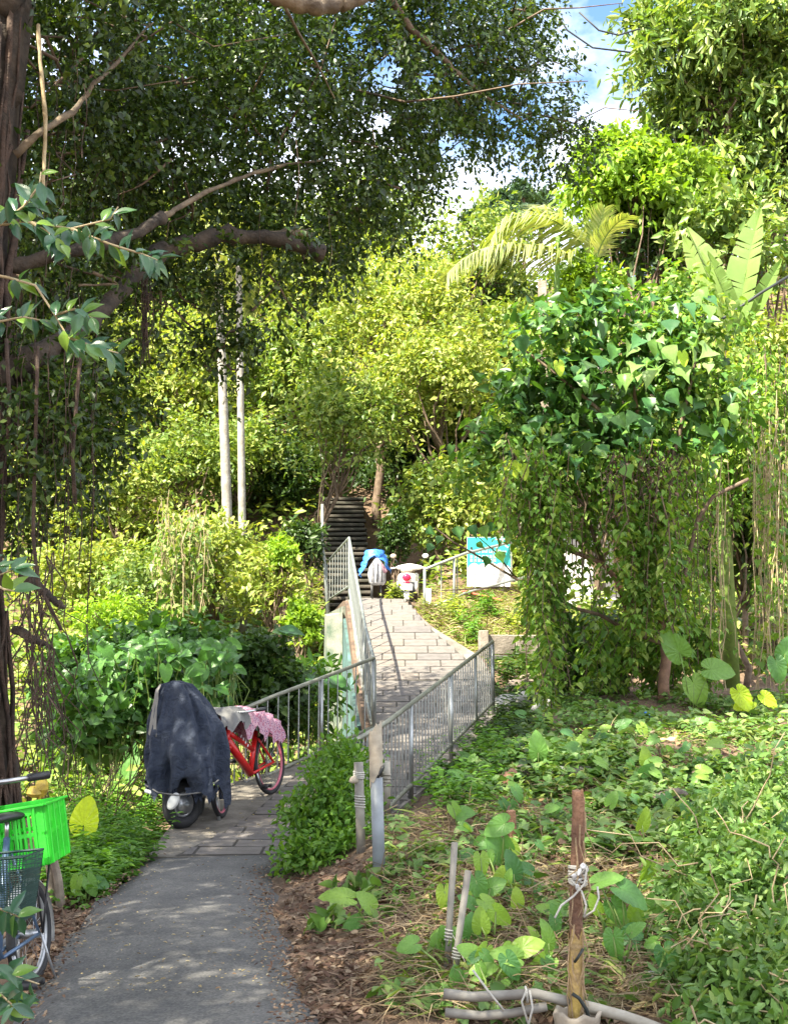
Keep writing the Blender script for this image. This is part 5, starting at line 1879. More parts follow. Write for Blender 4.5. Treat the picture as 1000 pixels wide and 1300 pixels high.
for (px, py) in ((520 + 60, 668), (540, 672), (560, 680), (604, 690), (612, 668), (628, 664), (640, 672), (655, 665), (618, 706), (632, 700), (595, 668), (548, 690)):
    p = at(px, py, BY - .25)
    leaf_part('leaf', broad[cnt % 3], t, p, (rg.normal() * .6, -.4, -.8), (rg.normal() * .3, -.8, .4), rg.uniform(.15, .22))
    cnt += 1
for px, py in ((709, 432 + 30), (866, 450), (652, 590), (664, 594)):
    ob = leaf_part('leaf', polar_leaf('yellowed_leaf', 'lf_taro_y', px, .005, .05, .2, .8), t, at(px, py, BY - .9), (.1, -.3, -.9), (0, -1, .1), .17)
    ob['label'] = 'yellowed leaf'
L = []
for px, py, rx_, ry_, pale in tiers:
    c = at(px, py, BY + .25)
    L.append(np.array([c.x, c.y, c.z, rx_ * BY / F, .55, ry_ * BY / F]))
P, D, N, C = lobe_leaves(rg, L, 210, 12, .24, droop=.7, up=.5, inner=.2)
ll = .10 + .13 * rg.random(len(P))
leaf_obj('crown', 'lf_bigs', P, D, N, ll, ll * .75, 'heart', t)
L = []
for px, py, rx_, ry_ in ((690, 585, 60, 40), (640, 560, 40, 40), (760, 600, 70, 36), (840, 590, 60, 36), (880, 500, 50, 50), (820, 420, 60, 30), (720, 430, 60, 40), (930, 520, 34, 44), (800, 640, 50, 30), (900, 430, 50, 50), (860, 370, 40, 30), (600, 600, 24, 24), (680, 640, 40, 40)):
    c = at(px, py, BY + .1)
    L.append(np.array([c.x, c.y, c.z, rx_ * BY / F, .5, ry_ * BY / F]))
P, D, N, C = lobe_leaves(rg, L, 430, 16, .22, droop=.6, up=.5, inner=.2)
ll = .08 * (.7 + .8 * rg.random(len(P)))
leaf_obj('climber_leaves', 'lf_vine', P, D, N, ll, ll * .7, 'heart', t)
# pale sunlit top with smaller leaves
# hanging curtains of vine
def curtain(label, x0, x1, ytop, ybot, Y, n, mat, seed, leaf=.085, stems=True, stem_mat='stem', name='hanging_vine', dy=.35, dens=26, group='vines hanging from the tree', bulge=0):
    rg = np.random.default_rng(seed)
    c0 = at((x0 + x1) / 2, ytop, Y)
    t = thing(name, label, 'vine', c0, group)
    PP, DD, NN = [], [], []
    q = MB()
    for i in range(n):
        px = x0 + (x1 - x0) * (i + rg.random()) / n
        yt = ytop + rg.normal() * (ybot - ytop) * .10
        yb = ytop + (ybot - ytop) * (1 - .55 * rg.random() ** 1.6)
        y_ = Y + rg.normal() * dy
        a, b_ = at(px, yt, y_), at(px + rg.normal() * 6, yb, y_)
        zlo = hz(b_.x, b_.y) + .02
        if b_.z < zlo:
            b_.z = zlo
        k = 5
        pts = [a.lerp(b_, j / k) + Vector((rg.normal(), rg.normal(), 0)) * .04 for j in range(k + 1)]
        q.tube(pts, .0045 + .004 * rg.random(), 4, False)
        Ls = (a - b_).length
        m_ = int(Ls * dens * 1.7)
        for j in range(m_):
            s_ = rg.random()
            f = s_ * k
            kk = min(int(f), k - 1)
            p = pts[kk].lerp(pts[kk + 1], f - kk)
            an = rg.uniform(0, 2 * math.pi)
            PP.append([p.x + .07 * math.cos(an) + .03 * rg.normal(), p.y + .07 * math.sin(an), p.z])
            DD.append([math.cos(an) * .9, math.sin(an) * .9, -.75 + rg.normal() * .3])
            NN.append([math.cos(an) * .5 + rg.normal() * .3, math.sin(an) * .5 + rg.normal() * .3, .8])
    if stems:
        q.build('stem', stem_mat, t)
    dens = dens
    if PP:
        ll = leaf * (.6 + .8 * rg.random(len(PP)))
        leaf_obj('foliage', mat, np.array(PP), np.array(DD), np.array(NN), ll, ll * .72, 'heart', t)
    return t


curtain('vine curtain hanging at the left of the tree down past the low wall', 672, 712, 600, 905, 15.0, 30, 'lf_vine', 101)
curtain('loose vine curtain in front of the white house wall', 712, 790, 600, 780, 15.6, 27, 'lf_vine', 102, dens=14)
curtain('dense bright vine curtain beside the pale trunk', 792, 862, 610, 812, 15.3, 50, 'lf_vine', 103)
curtain('vine heap spilling round the foot of the tree', 740, 905, 790, 885, 16.5, 70, 'lf_vine', 104, leaf=.10)
curtain('vines hanging under the right limb of the tree', 862, 905, 600, 850, 16.3, 16, 'lf_vine', 105, dens=12)
curtain('short vines under the left boughs of the tree', 630, 690, 575, 690, 15.2, 26, 'lf_vine', 106, dens=20)
curtain('dark vines hanging low over the hollow behind the ramp railing', 700, 800, 790, 900, 17.5, 50, 'lf_dark', 107, leaf=.10)
curtain('brown tangle of dry roots under the tree crown', 770, 870, 575, 670, 15.0, 34, 'lf_dry', 108, .05, True, 'root', dens=7)
curtain('straw coloured dry vines hanging at the right edge', 955, 1010, 560, 900, 16.6, 42, 'lf_vine', 109, .10, True, 'stem_dry', dens=3.0)
curtain('pale dry vine strand hanging over the dark gap', 905, 925, 620, 900, 16.0, 5, 'lf_vine', 110, .07, True, 'stem_dry', dens=3)
curtain('leafy creepers hanging over the right thicket', 890, 1010, 470, 700, 18.2, 56, 'lf_vine', 111, .10, dens=15)
curtain('dry creeper strands on the left slope under the palm trunks', 200, 262, 655, 790, 24.8, 60, 'lf_olive', 112, .12, True, 'stem_dry', dens=5, group='dry creepers on the left slope')

# ------------------------------------------------------------------ banyan over the path
rg = np.random.default_rng(200)
by0 = Vector((-2.62, 7.7, hz(-2.62, 7.7)))
ban_t = thing('banyan_tree', 'old banyan with hanging roots whose dark crown shades the path', 'tree', by0)
q = MB()
tp = [(-2.72, 7.7, -.2), (-2.73, 7.7, .6), (-2.77, 7.7, 1.4), (-2.86, 7.7, 2.4), (-2.90, 7.7, 3.4), (-2.86, 7.7, 4.6), (-2.78, 7.7, 6.2), (-2.4, 7.6, 8.0)]
rings = []
n_ = 26
tr_ = [.44, .30, .25, .24, .25, .25, .25, .18]
for i in range(40):
    f = i / 39 * (len(tp) - 1)
    k = min(int(f), len(tp) - 2)
    c = Vector(tp[k]).lerp(Vector(tp[k + 1]), f - k)
    r_ = tr_[k] + (tr_[k + 1] - tr_[k]) * (f - k)
    rings.append([c + Vector((math.cos(a), math.sin(a), 0)) * r_ * (1 + .12 * math.sin(4 * a + i * .13) + .08 * math.sin(9 * a - i * .2) + .03 * rg.normal()) for a in [2 * math.pi * j / n_ for j in range(n_)]])
q.loft(rings)
q.build('trunk', 'bark', ban_t, True)
# aerial roots plastered down the trunk
q = MB()
for i in range(95):
    a = rg.uniform(-math.pi * 1.05, .35)
    z1 = rg.uniform(.8, 6.4)
    z0 = max(-.1, z1 - rg.uniform(1.0, 4.0))
    pts = []
    for j in range(9):
        z = z1 + (z0 - z1) * j / 8
        f = np.interp(z, [p_[2] for p_ in tp], range(len(tp)))
        k = min(int(f), len(tp) - 2)
        c = Vector(tp[k]).lerp(Vector(tp[k + 1]), f - k)
        r_ = tr_[k] + (tr_[k + 1] - tr_[k]) * (f - k) + .01 + .05 * rg.random()
        aa = a + .10 * math.sin(j * .8 + i)
        pts.append((c.x + math.cos(aa) * r_, c.y + math.sin(aa) * r_, z))
    q.tube(pts, [rg.uniform(.008, .028)] * 9, 5)
q.build('aerial_roots', 'root', ban_t, True)['kind'] = 'stuff'
# limbs
LIMBS = [([(-20, 478, 7.7), (40, 458, 7.8), (90, 430, 8.0), (124, 402, 8.2), (165, 352, 8.6), (200, 322, 8.9)], [.17, .15, .125, .10, .09, .085], 'bark'),
         ([(196, 322, 8.9), (250, 304, 9.1), (300, 298, 9.3), (360, 306, 9.5), (408, 322, 9.6)], [.10, .105, .10, .095, .085], 'bark'),
         ([(330, 300, 9.4), (372, 294, 9.6), (392, 296, 9.8)], [.06, .055, .045], 'bark_pale'),
         ([(-10, 345, 7.7), (50, 328, 7.8), (110, 316, 7.9), (170, 298, 8.2), (206, 276, 8.4)], [.085, .075, .068, .06, .055], 'bark'),
         ([(204, 278, 8.4), (222, 266, 8.5), (262, 243, 8.8), (320, 220, 9.2), (362, 208, 9.6), (440, 200, 10.2)], [.042, .032, .028, .024, .02, .012], 'bark_pale'),
         ([(18, 196, 7.6), (52, 166, 7.6), (92, 142, 7.8), (122, 104, 8.0), (150, 78, 8.2), (190, 30, 8.6)], [.04, .036, .032, .026, .02, .012], 'bark_pale'),
         ([(326, -14, 6.7), (368, 2, 6.8), (402, 9, 6.9), (436, 5, 7.0), (470, -12, 7.1)], [.07, .075, .08, .075, .07], 'bark_pale'),
         ([(362, 8, 7.2), (378, 40, 7.5), (402, 80, 8.0), (424, 124, 8.6)], [.018, .015, .012, .008], 'bark_pale'),
         ([(490, -10, 10.2), (520, 34, 10.4), (552, 64, 10.6), (580, 92, 10.9), (610, 118, 11.3), (660, 150, 11.8)], [.06, .05, .045, .035, .025, .012], 'stem'),
         ([(-10, 560, 7.8), (40, 520, 8.0), (90, 490, 8.3), (140, 478, 8.8)], [.05, .04, .03, .015], 'bark'),
         ([(-10, 620, 7.8), (30, 600, 7.8), (70, 560, 8.0), (110, 520, 8.3)], [.035, .03, .02, .012], 'bark'),
         ([(30, 730, 7.6), (50, 745, 7.4), (72, 766, 7.4), (82, 772, 7.4)], [.055, .05, .04, .02], 'bark'),
         ([(20, 800, 7.6), (45, 812, 7.4), (66, 822, 7.4)], [.045, .035, .02], 'bark'),
         ([(48, 30, 7.5), (52, 90, 7.5), (58, 150, 7.5), (56, 210, 7.5), (54, 255, 7.5)], [.022, .02, .02, .018, .014], 'stem_dry'),
         ([(118, 345, 8.2), (150, 360, 8.4), (100, 362, 8.2)], [.02, .016, .01], 'bark_pale')]
for pts, rad, mt in LIMBS:
    MBq = MB()
    W = [at(*p_) for p_ in pts]
    dense, dr = [], []
    for i in range(len(W) - 1):
        for k in range(5):
            dense.append(W[i].lerp(W[i + 1], k / 5) + Vector((rg.normal(), rg.normal(), rg.normal())) * rad[i] * .10)
            dr.append((rad[i] + (rad[i + 1] - rad[i]) * k / 5) * (.66 + .08 * rg.normal()))
    dense.append(W[-1]); dr.append(rad[-1])
    MBq.tube(dense, dr, 10)
    MBq.build('limb', mt, ban_t, True)
# crown lobes: (px, py, depth, radius) seen in the frame
LOB = [(60, 60, 8.4, .95), (150, 40, 9.2, .9), (330, 60, 9.6, .85), (420, 110, 10.4, .95), (300, 170, 9.8, 1.0), (180, 200, 9.4, .95), (90, 200, 9.0, .75), (400, 230, 10.6, .85), (250, 280, 10.0, .7), (480, 200, 11.0, .75),
       (520, 90, 11.2, .9), (590, 60, 11.6, .85), (655, 125, 12.2, .72), (590, 160, 12.2, .52), (705, 190, 12.6, .42), (648, 62, 12.0, .5), (515, 215, 11.8, .5), (640, 15, 11.8, .65), (320, 350, 9.9, .50), (300, 405, 9.8, .36), (370, 300, 10.4, .6),
       (130, 330, 9.6, .6), (60, 400, 8.8, .45), (210, 370, 9.6, .42), (440, 20, 10.5, .9), (560, 10, 11.2, .7), (110, 110, 9.3, .9), (220, 110, 10.4, .6), (712, 170, 12.6, .32), (668, 14, 12.0, .30), (40, 480, 8.4, .5), (20, 560, 8.3, .5), (30, 250, 8.2, .4),
       (100, 500, 8.8, .42), (60, 560, 8.6, .40), (120, 560, 9.0, .3), (40, 640, 8.4, .28), (30, 340, 8.6, .5), (460, 290, 11.0, .45), (270, 455, 9.8, .22), (520, 160, 11.4, .6)]
L = []
for px, py, d, r_ in LOB:
    c = at(px, py, d)
    L.append([c.x, c.y, c.z, r_, r_ * 1.05, r_ * .9])
P, D, N, C = lobe_leaves(rg, L, 2550, 30, .165, low=-.95, droop=.5, up=.45, inner=.3)
keep = np.ones(len(P), bool)
for px, py, r_ in ((218, 62, 30), (196, 40, 18), (234, 96, 16), (492, 92, 20), (486, 152, 12), (120, 72, 10), (540, 100, 12), (570, 185, 14), (452, 36, 9), (660, 105, 10), (705, 255, 14)):
    a_ = at(px, py, 9.0) - Vector((0, 0, CAM_Z))
    a_ = np.array(a_.normalized())
    Q = P - np.array([0, 0, CAM_Z])
    al = Q @ a_
    dist = np.linalg.norm(Q - al[:, None] * a_, axis=1) / al
    keep &= ~((dist < r_ / F * (.8 + .4 * rg.random(len(P)))) & (rg.random(len(P)) < .9))
P, D, N = P[keep], D[keep], N[keep]
ll = .062 * (.5 + .95 * rg.random(len(P)))
leaf_obj('crown', 'lf_banyan', P, D, N, ll, ll * .55, 'rhomb', ban_t)
LS = []
for px, py, d, r_ in ((100, 480, 8.9, .42), (70, 545, 8.7, .40), (130, 560, 9.0, .28), (50, 620, 8.5, .30), (110, 610, 8.9, .24), (25, 500, 8.5, .40), (165, 515, 9.1, .22), (60, 425, 8.9, .36), (20, 660, 8.3, .26), (140, 440, 9.2, .3), (20, 400, 8.6, .36), (120, 650, 9.0, .14), (30, 500, 7.5, .30), (80, 540, 7.6, .28), (15, 590, 7.4, .26), (60, 600, 7.6, .24), (100, 480, 7.8, .26), (25, 440, 7.6, .24), (120, 580, 8.2, .22), (70, 680, 7.6, .14), (255, 296, 8.9, .15), (335, 292, 9.1, .13), (150, 335, 8.3, .16), (215, 325, 8.7, .13), (380, 300, 9.3, .13), (300, 318, 9.1, .11), (200, 430, 9.4, .2), (285, 440, 9.8, .24), (300, 480, 9.8, .12)):
    c = at(px, py, d)
    LS.append([c.x, c.y, c.z, r_, r_, r_ * .85])
P, D, N, C = lobe_leaves(rg, LS, 400, 16, .10, low=-.95, droop=.35, up=.45, inner=.2)
ll = .066 * (.65 + .7 * rg.random(len(P)))
leaf_obj('crown', 'lf_banyan', P, D, N, ll, ll * .5, 'rhomb', ban_t)
# the rest of the crown, over the path and back past the camera
OV = [(-3.6, 5.8, 8.0, 1.5), (-2.0, 4.6, 9.2, 1.2), (-5.0, 4.0, 8.0, 1.8), (-3.2, 2.2, 8.8, 1.7), (-6.0, 6.6, 6.8, 1.5), (-6.6, 2.0, 6.6, 1.7), (-4.2, .4, 8.2, 1.7), (-4.4, 7.6, 9.0, 1.7), (-3.0, 9.0, 9.6, 1.5),
      (-1.0, 9.6, 10.2, 1.2), (-2.8, 11.4, 8.8, 1.4), (-4.4, 10.2, 7.4, 1.4), (-1.2, 11.6, 9.6, 1.2), (-5.4, 8.8, 5.6, 1.2), (-2.6, -1.0, 8.6, 1.8), (-5.6, -2.2, 7.6, 1.8), (-7.6, 5.0, 5.0, 1.3), (-4.6, 12.4, 5.8, 1.2), (-5.4, 11.4, 3.6, .9),
      (-4.7, 4.2, 6.3, 1.4), (-5.2, 1.6, 6.8, 1.6), (-4.6, 6.8, 6.0, 1.3), (-5.8, -.4, 7.4, 1.6), (-3.5, 13.8, 7.2, 1.1), (-2.6, 13.0, 8.2, 1.1), (-6.6, -3.2, 6.4, 1.6), (-3.6, -3.4, 8.4, 1.8), (-3.9, 12.8, 6.8, 1.0), (-1.6, 13.2, 9.0, .9)]
L = [[x, y, z, r_, r_, r_ * .75] for x, y, z, r_ in OV]
P, D, N, C = lobe_leaves(rg, L, 4600, 20, .34, low=-1, droop=.35, up=.5, inner=.2)
ll = .12 * (.7 + .6 * rg.random(len(P)))
leaf_obj('crown', 'lf_banyan', P, D, N, ll, ll * .55, 'rhomb', ban_t)
for a_, b_, r_ in (((-2.4, 7.6, 7.4), (-3.2, 6.2, 8.2), .12), ((-2.4, 7.6, 7.0), (-.4, 5.0, 8.6), .12), ((-2.6, 7.6, 6.0), (-5.4, 4.2, 7.8), .13), ((-.4, 5.0, 8.6), (-.4, 2.4, 9.0), .07), ((-5.4, 4.2, 7.8), (-6.4, 2.0, 6.8), .07), ((-5.4, 4.2, 7.8), (-4.2, .4, 8.2), .08),
                   ((-2.4, 7.6, 7.6), (-.2, 8.8, 9.6), .10), ((-2.4, 7.6, 7.4), (-3.0, 11.2, 8.6), .10), ((-2.6, 7.6, 5.4), (-5.4, 9.0, 5.6), .09), ((-4.2, .4, 8.2), (-2.0, -1.2, 8.4), .05), ((-4.2, .4, 8.2), (-5.6, -2.2, 7.6), .05)):
    MBq = MB()
    limb(rg, MBq, a_, b_, r_, r_ * .5, 7, .07, 8)
    MBq.build('limb', 'bark', ban_t, True)
# twigs through the crown and hanging root strings
q = MB()
for i in range(150):
    px, py, d, r_ = LOB[rg.integers(len(LOB))]
    c = at(px, py, d)
    a_ = c + Vector((rg.normal(), rg.normal(), rg.normal())) * r_ * .25
    b_ = c + Vector((rg.normal(), rg.normal(), rg.normal() * .8)) * r_ * .75
    limb(rg, q, a_, b_, .014, .004, 4, .10, 4)
q.build('twigs', 'stem', ban_t, True)['kind'] = 'stuff'
q = MB()
for i in range(90):
    k = rg.random()
    if k < .55:
        px, py, d = rg.uniform(0, 130), rg.uniform(330, 520), rg.uniform(7.3, 8.6)
        ln = rg.uniform(.3, 2.0)
    elif k < .72:
        px, py, d = rg.normal() * 5 + 184, rg.uniform(330, 380), 8.7
        ln = rg.uniform(.3, .72)
    elif k < .85:
        px, py, d = rg.uniform(30, 110), rg.uniform(20, 200), rg.uniform(7.4, 8.4)
        ln = rg.uniform(.3, 1.2)
    else:
        px, py, d = rg.uniform(110, 420), rg.uniform(150, 330), rg.uniform(8.6, 10)
        ln = rg.uniform(.3, .9)
    a_ = at(px, py, d)
    pts = [a_ + Vector((.015 * math.sin(j * 1.1 + i), .015 * rg.normal(), -ln * j / 6)) for j in range(7)]
    if pts[-1].z < .05:
        continue
    q.tube(pts, [rg.uniform(.0015, .0042)] * 7, 4, False)
for pts in ([(48, 440), (46, 520), (44, 600), (42, 680), (48, 740), (78, 800)], [(8, 430), (12, 500), (10, 560)], [(105, 420), (98, 500), (92, 580), (96, 640)]):
    W = [at(x, y_, 7.35) for x, y_ in pts]
    q.tube(W, .012, 6)
for i in range(60):     # root tangle by the trunk foot
    a_ = at(rg.uniform(30, 70), rg.uniform(700, 880), rg.uniform(7.1, 7.7))
    b_ = a_ + Vector((rg.normal() * .12 + .03, rg.normal() * .1, -rg.uniform(.3, .9)))
    if b_.z < 0:
        b_.z = 0
    limb(rg, q, a_, b_, .005, .003, 5, .10, 4)
q.build('hanging_roots', 'root', ban_t, True)['kind'] = 'stuff'

# glossy sprig of another tree close to the camera at the left edge
LT = strip_leaf('glossy_leaf', 'lf_teal', [.04, .5, .85, 1, .95, .7, .35, .02], .21, .30, .16, .006, 400)
LT2 = strip_leaf('glossy_leaf', 'lf_teal', [.04, .55, .92, 1, .9, .62, .28, .02], .25, .40, .28, .008, 401)
NY = 3.7


def sprig(label, stems, leaves, seed, s=(.055, .085)):
    rg = np.random.default_rng(seed)
    a_ = at(stems[0][0][0], stems[0][0][1], NY)
    t = thing('leafy_sprig', label, 'branch', a_, 'glossy leaf sprigs at the left edge')
    for st_ in stems:
        MB().tube([at(x, y_, NY + dz_) for x, y_, dz_ in [(p_[0], p_[1], (p_[2] if len(p_) > 2 else 0)) for p_ in st_]], [.0055 * (1 - .6 * i / (len(st_) - 1)) for i in range(len(st_))], 6).build('stem', 'stem_dry', t, True)
    for (x, y_, ang, kind) in leaves:
        a = R(ang)
        d = Vector((math.cos(a), rg.normal() * .45, math.sin(a)))
        nn = Vector((rg.normal() * .4, -.75 + rg.normal() * .35, .6))
        leaf_part('leaf', LT if kind else LT2, t, at(x, y_, NY + rg.normal() * .06), d, nn, rg.uniform(*s))


def auto_leaves(seed, stems, n):
    rg = np.random.default_rng(seed)
    out = []
    for i in range(n):
        st_ = stems[rg.integers(len(stems))]
        k = rg.integers(len(st_) - 1)
        f = rg.random()
        x = st_[k][0] + (st_[k + 1][0] - st_[k][0]) * f
        y_ = st_[k][1] + (st_[k + 1][1] - st_[k][1]) * f
        ang = math.degrees(math.atan2(-(st_[k + 1][1] - st_[k][1]), st_[k + 1][0] - st_[k][0])) + (55 + 25 * rg.normal()) * (1 if i % 2 else -1)
        if rg.random() < .35:
            ang = -60 + 30 * rg.normal()
        out.append((x, y_, ang, rg.random() < .6))
    return out


s1_ = [[(-60, 262), (0, 285), (40, 282), (90, 290), (140, 278), (150, 262)], [(90, 290), (140, 310), (180, 322), (200, 330)], [(0, 285), (30, 262), (50, 235), (52, 218)], [(40, 282), (70, 300), (90, 322)]]
sprig('upper sprig of glossy blue green leaves reaching in from the left edge', s1_, auto_leaves(1, s1_, 110), 11)
s2_ = [[(-60, 340), (10, 352), (45, 362), (70, 400), (86, 428), (110, 436)], [(70, 400), (95, 392), (118, 404)], [(-30, 400), (0, 408), (30, 402), (60, 408)], [(86, 428), (118, 440), (150, 448)]]
sprig('middle sprig of glossy leaves with a few lime ones under the banyan limb', s2_, auto_leaves(2, s2_, 84), 12)
s3_ = [[(-60, 700), (0, 730), (20, 722)], [(-20, 735), (5, 748), (25, 752)]]
sprig('small sprig of green leaves poking in beside the banyan trunk', s3_, auto_leaves(3, s3_, 14), 13)
s4_ = [[(-80, 1200), (-20, 1220), (20, 1240), (50, 1250)], [(-60, 1240), (0, 1262), (30, 1290)], [(-60, 1140), (-10, 1150), (25, 1165)]]
sprig('low sprig of pale green leaves beside the bicycle wheel', s4_, auto_leaves(4, s4_, 44), 14, (.06, .10))

# ------------------------------------------------------------------ plants along the ramp
def weedy(name, label, cat, boxes, n, mat, seed, leaf, tpl='oval', wfac=.42, per=14, hgt=.5, group=None, stem=True, kind=None):
    """Upright leafy stems on the ground inside boxes of photo pixels (px0, py0, px1, py1 of their feet)."""
    rg = np.random.default_rng(seed)
    PP, DD, NN = [], [], []
    q = MB()
    c0 = None
    for i in range(n):
        b_ = boxes[i % len(boxes)]
        g = gp(rg.uniform(b_[0], b_[2]), rg.uniform(b_[1], b_[3]), 4.5, 30)
        if c0 is None:
            c0 = g.copy()
        h_ = hgt * rg.uniform(.45, 1.15) * (b_[4] if len(b_) > 4 else 1)
        tip = g + Vector((rg.normal() * .12, rg.normal() * .12 - .03, h_))
        pts = [g, g.lerp(tip, .5) + Vector((rg.normal() * .03, rg.normal() * .03, .02)), tip]
        q.tube(pts, [.004, .003, .002], 4, False)
        for j in range(per):
            f = .15 + .85 * (j + rg.random()) / per
            p = pts[0].lerp(pts[1], f * 2) if f < .5 else pts[1].lerp(pts[2], f * 2 - 1)
            a = j * 2.4 + rg.normal() * .3
            PP.append(list(p)); DD.append([math.cos(a), math.sin(a), .25 - .5 * rg.random()]); NN.append([rg.normal() * .3, rg.normal() * .3 - .1, 1])
    ll = leaf * (.6 + .7 * rg.random(len(PP)))
    if kind == 'stuff':
        o = leaf_obj(name, mat, np.array(PP), np.array(DD), np.array(NN), ll, ll * wfac, tpl)
        o['kind'] = 'stuff'
        return o
    t = thing(name, label, cat, c0, group)
    q.build('stem', 'stem_g', t)
    leaf_obj('foliage', mat, np.array(PP), np.array(DD), np.array(NN), ll, ll * wfac, tpl, t)
    return t


weedy('undergrowth', None, None, [(70, 1105, 130, 1145, .5), (84, 1070, 190, 1118, .7), (84, 1040, 205, 1085, .9), (90, 1010, 196, 1050, 1), (60, 960, 190, 1020, 1.1), (95, 1100, 160, 1130, .5)], 620, 'lf_weed', 501, .075, hgt=.42, per=18, kind='stuff')
weedy('undergrowth', None, None, [(40, 930, 185, 985, 1), (70, 900, 190, 950, 1)], 260, 'lf_dark', 502, .11, hgt=.6, per=16, kind='stuff')
weedy('undergrowth', None, None, [(430, 990, 470, 1075, 1), (540, 960, 640, 1040, 1), (580, 910, 650, 980, 1)], 240, 'lf_weed', 503, .07, hgt=.3, per=14, kind='stuff')

weedy('undergrowth', None, None, [(625, 850, 760, 905, 1), (600, 900, 660, 960, .8), (640, 842, 700, 870, .8)], 170, 'lf_dark', 504, .10, hgt=.4, per=14, kind='stuff')
for i_, (bx, lab) in enumerate((((560, 776, 585, 792), 'small green weed clump on the dry bank beside the bridge deck'), ((600, 770, 640, 790), 'leafy weed clump under the turquoise sign'), ((640, 785, 690, 806), 'dark weed clump above the low wall'), ((585, 800, 612, 822), 'low weed clump at the end of the low wall'), ((500, 770, 512, 778), 'little weed clump at the rear wheel of the white scooter'))):
    weedy('weed_clump', lab, 'weed', [bx], 22, 'lf_weed' if i_ % 2 else 'lf_yellow', 560 + i_, .11, hgt=.42, per=12, group='weeds on the dry bank')
# green heap of creeper over the near end of the right rail
def bush(label, lobes, n, mat, seed, leaf, name='creeper_bush', cat='bush', tpl='oval', wfac=.55, up=.5, droop=.3, low=-.9, spread=.10, base=None, nl=14, group=None, inner=.35):
    rg = np.random.default_rng(seed)
    L = []
    for px, py, Y, rx, ry in lobes:
        c = at(px, py, Y)
        s = Y / F
        L.append([c.x, c.y, c.z, rx * s, rx * s * .9, ry * s])
    P, D, N, C = lobe_leaves(rg, L, max(20, n // nl), nl, spread, low=low, droop=droop, up=up, inner=inner)
    g = H(P[:, 0], P[:, 1])
    ok = P[:, 2] > g + .015
    P, D, N = P[ok], D[ok], N[ok]
    b_ = base or Vector((L[0][0], L[0][1], hz(L[0][0], L[0][1])))
    t = thing(name, label, cat, b_, group)
    q = MB()
    for i in range(26):
        e_ = Vector(C[rg.integers(len(C))])
        s_ = Vector((b_.x + rg.normal() * .12, b_.y + rg.normal() * .12, b_.z - .05))
        limb(rg, q, s_, e_, .010, .003, 5, .10, 4)
    q.build('stem', 'stem', t)
    ll = leaf * (.6 + .8 * rg.random(len(P)))
    leaf_obj('foliage', mat, P, D, N, ll, ll * wfac, tpl, t)
    return t


bush('bright green creeper heaped over the near end of the right ramp railing', [(425, 985, 9.9, 32, 34), (440, 962, 10.2, 28, 18), (405, 1025, 9.6, 34, 40), (440, 1040, 9.5, 34, 46), (392, 1062, 9.4, 26, 30), (425, 1085, 9.1, 34, 26), (385, 1092, 9.2, 26, 12)], 6800, 'lf_fresh', 520, .055)
bush('low green leaves at the foot of the tall pipe post', [(470, 1150, 7.9, 44, 22), (520, 1130, 8.3, 40, 22), (440, 1175, 7.4, 26, 16), (500, 1180, 7.3, 36, 24)], 700, 'lf_cover', 521, .085, tpl='heart', wfac=.7)
# dark leafy mass behind the parked scooter and red bicycle
bush('broad dark green bush behind the covered scooter', [(120, 850, 14.2, 56, 34), (190, 835, 14.6, 56, 36), (250, 840, 14.8, 50, 40), (150, 900, 13.4, 62, 40), (220, 890, 13.8, 60, 44), (110, 920, 12.6, 44, 40)], 6500, 'lf_bigs', 522, .115, tpl='heart', wfac=.75, spread=.18)
bush('dense small leaved creeper bush behind the red bicycle', [(325, 850, 15.0, 46, 46), (300, 835, 15.2, 40, 32), (350, 880, 14.8, 40, 36), (320, 900, 14.6, 60, 40)], 6000, 'lf_dark', 523, .085, tpl='heart', wfac=.75, spread=.14)
bush('spreading dark leaved plant left of the bridge post', [(405, 862, 16.0, 30, 14), (395, 900, 15.6, 30, 30)], 700, 'lf_weed', 524, .15, tpl='oval', wfac=.4, spread=.2)
# single broad leaves riding on that mass
t = thing('broad_leaf_bush', 'bush of large heart shaped leaves standing above the parked scooter', 'bush', at(170, 880, 13.6))
rg = np.random.default_rng(525)
hl = [polar_leaf('heart_leaf', 'lf_heart', 530 + k, .006, .14, .35, .9) for k in range(3)]
q = MB()
for i in range(240):
    px, py = rg.uniform(75, 300), 0
    py = np.interp(px, [75, 130, 190, 260, 300], [862, 822, 805, 812, 815]) + abs(rg.normal()) * 34
    p = at(px, py, 13.3 + rg.normal() * .35)
    d = Vector((rg.normal() * .7, -.5 + .3 * rg.normal(), -.5 + .3 * rg.normal()))
    leaf_part('leaf', hl[i % 3], t, p, d, (rg.normal() * .5, -.6 + .3 * rg.normal(), .8), rg.uniform(.09, .17))
    if i % 3 == 0:
        q.tube([p, p + Vector((rg.normal() * .1, .15, -.35)), Vector((p.x + rg.normal() * .1, p.y + .2, max(hz(p.x, p.y), p.z - 1.2)))], .006, 4)
q.build('stem', 'stem_g', t)
bl_ = strip_leaf('long_leaf', 'lf_big', [.05, .5, .85, 1, .9, .7, .4, .05], .32, .2, .4, .01, 540)
for px, py, dx in ((345, 802, .9), (352, 800, 1.0), (395, 862, -.9), (404, 866, -.7), (410, 864, .8), (416, 860, .5), (400, 858, -.4)):
    leaf_part('leaf', bl_, t, at(px, py, 14.8), (dx, -.3, .12 if px < 390 else -.1), (0, -.6, .9), .33)

# ------------------------------------------------------------------ taro and other single leafed plants
TARO = [polar_leaf('taro_leaf', 'lf_taro', 600 + k, .012, .16, .22, [1.0, .92, .82][k]) for k in range(3)]
TARO_Y = polar_leaf('yellow_taro_leaf', 'lf_taro_y', 610, .038, .10, .10, .92)


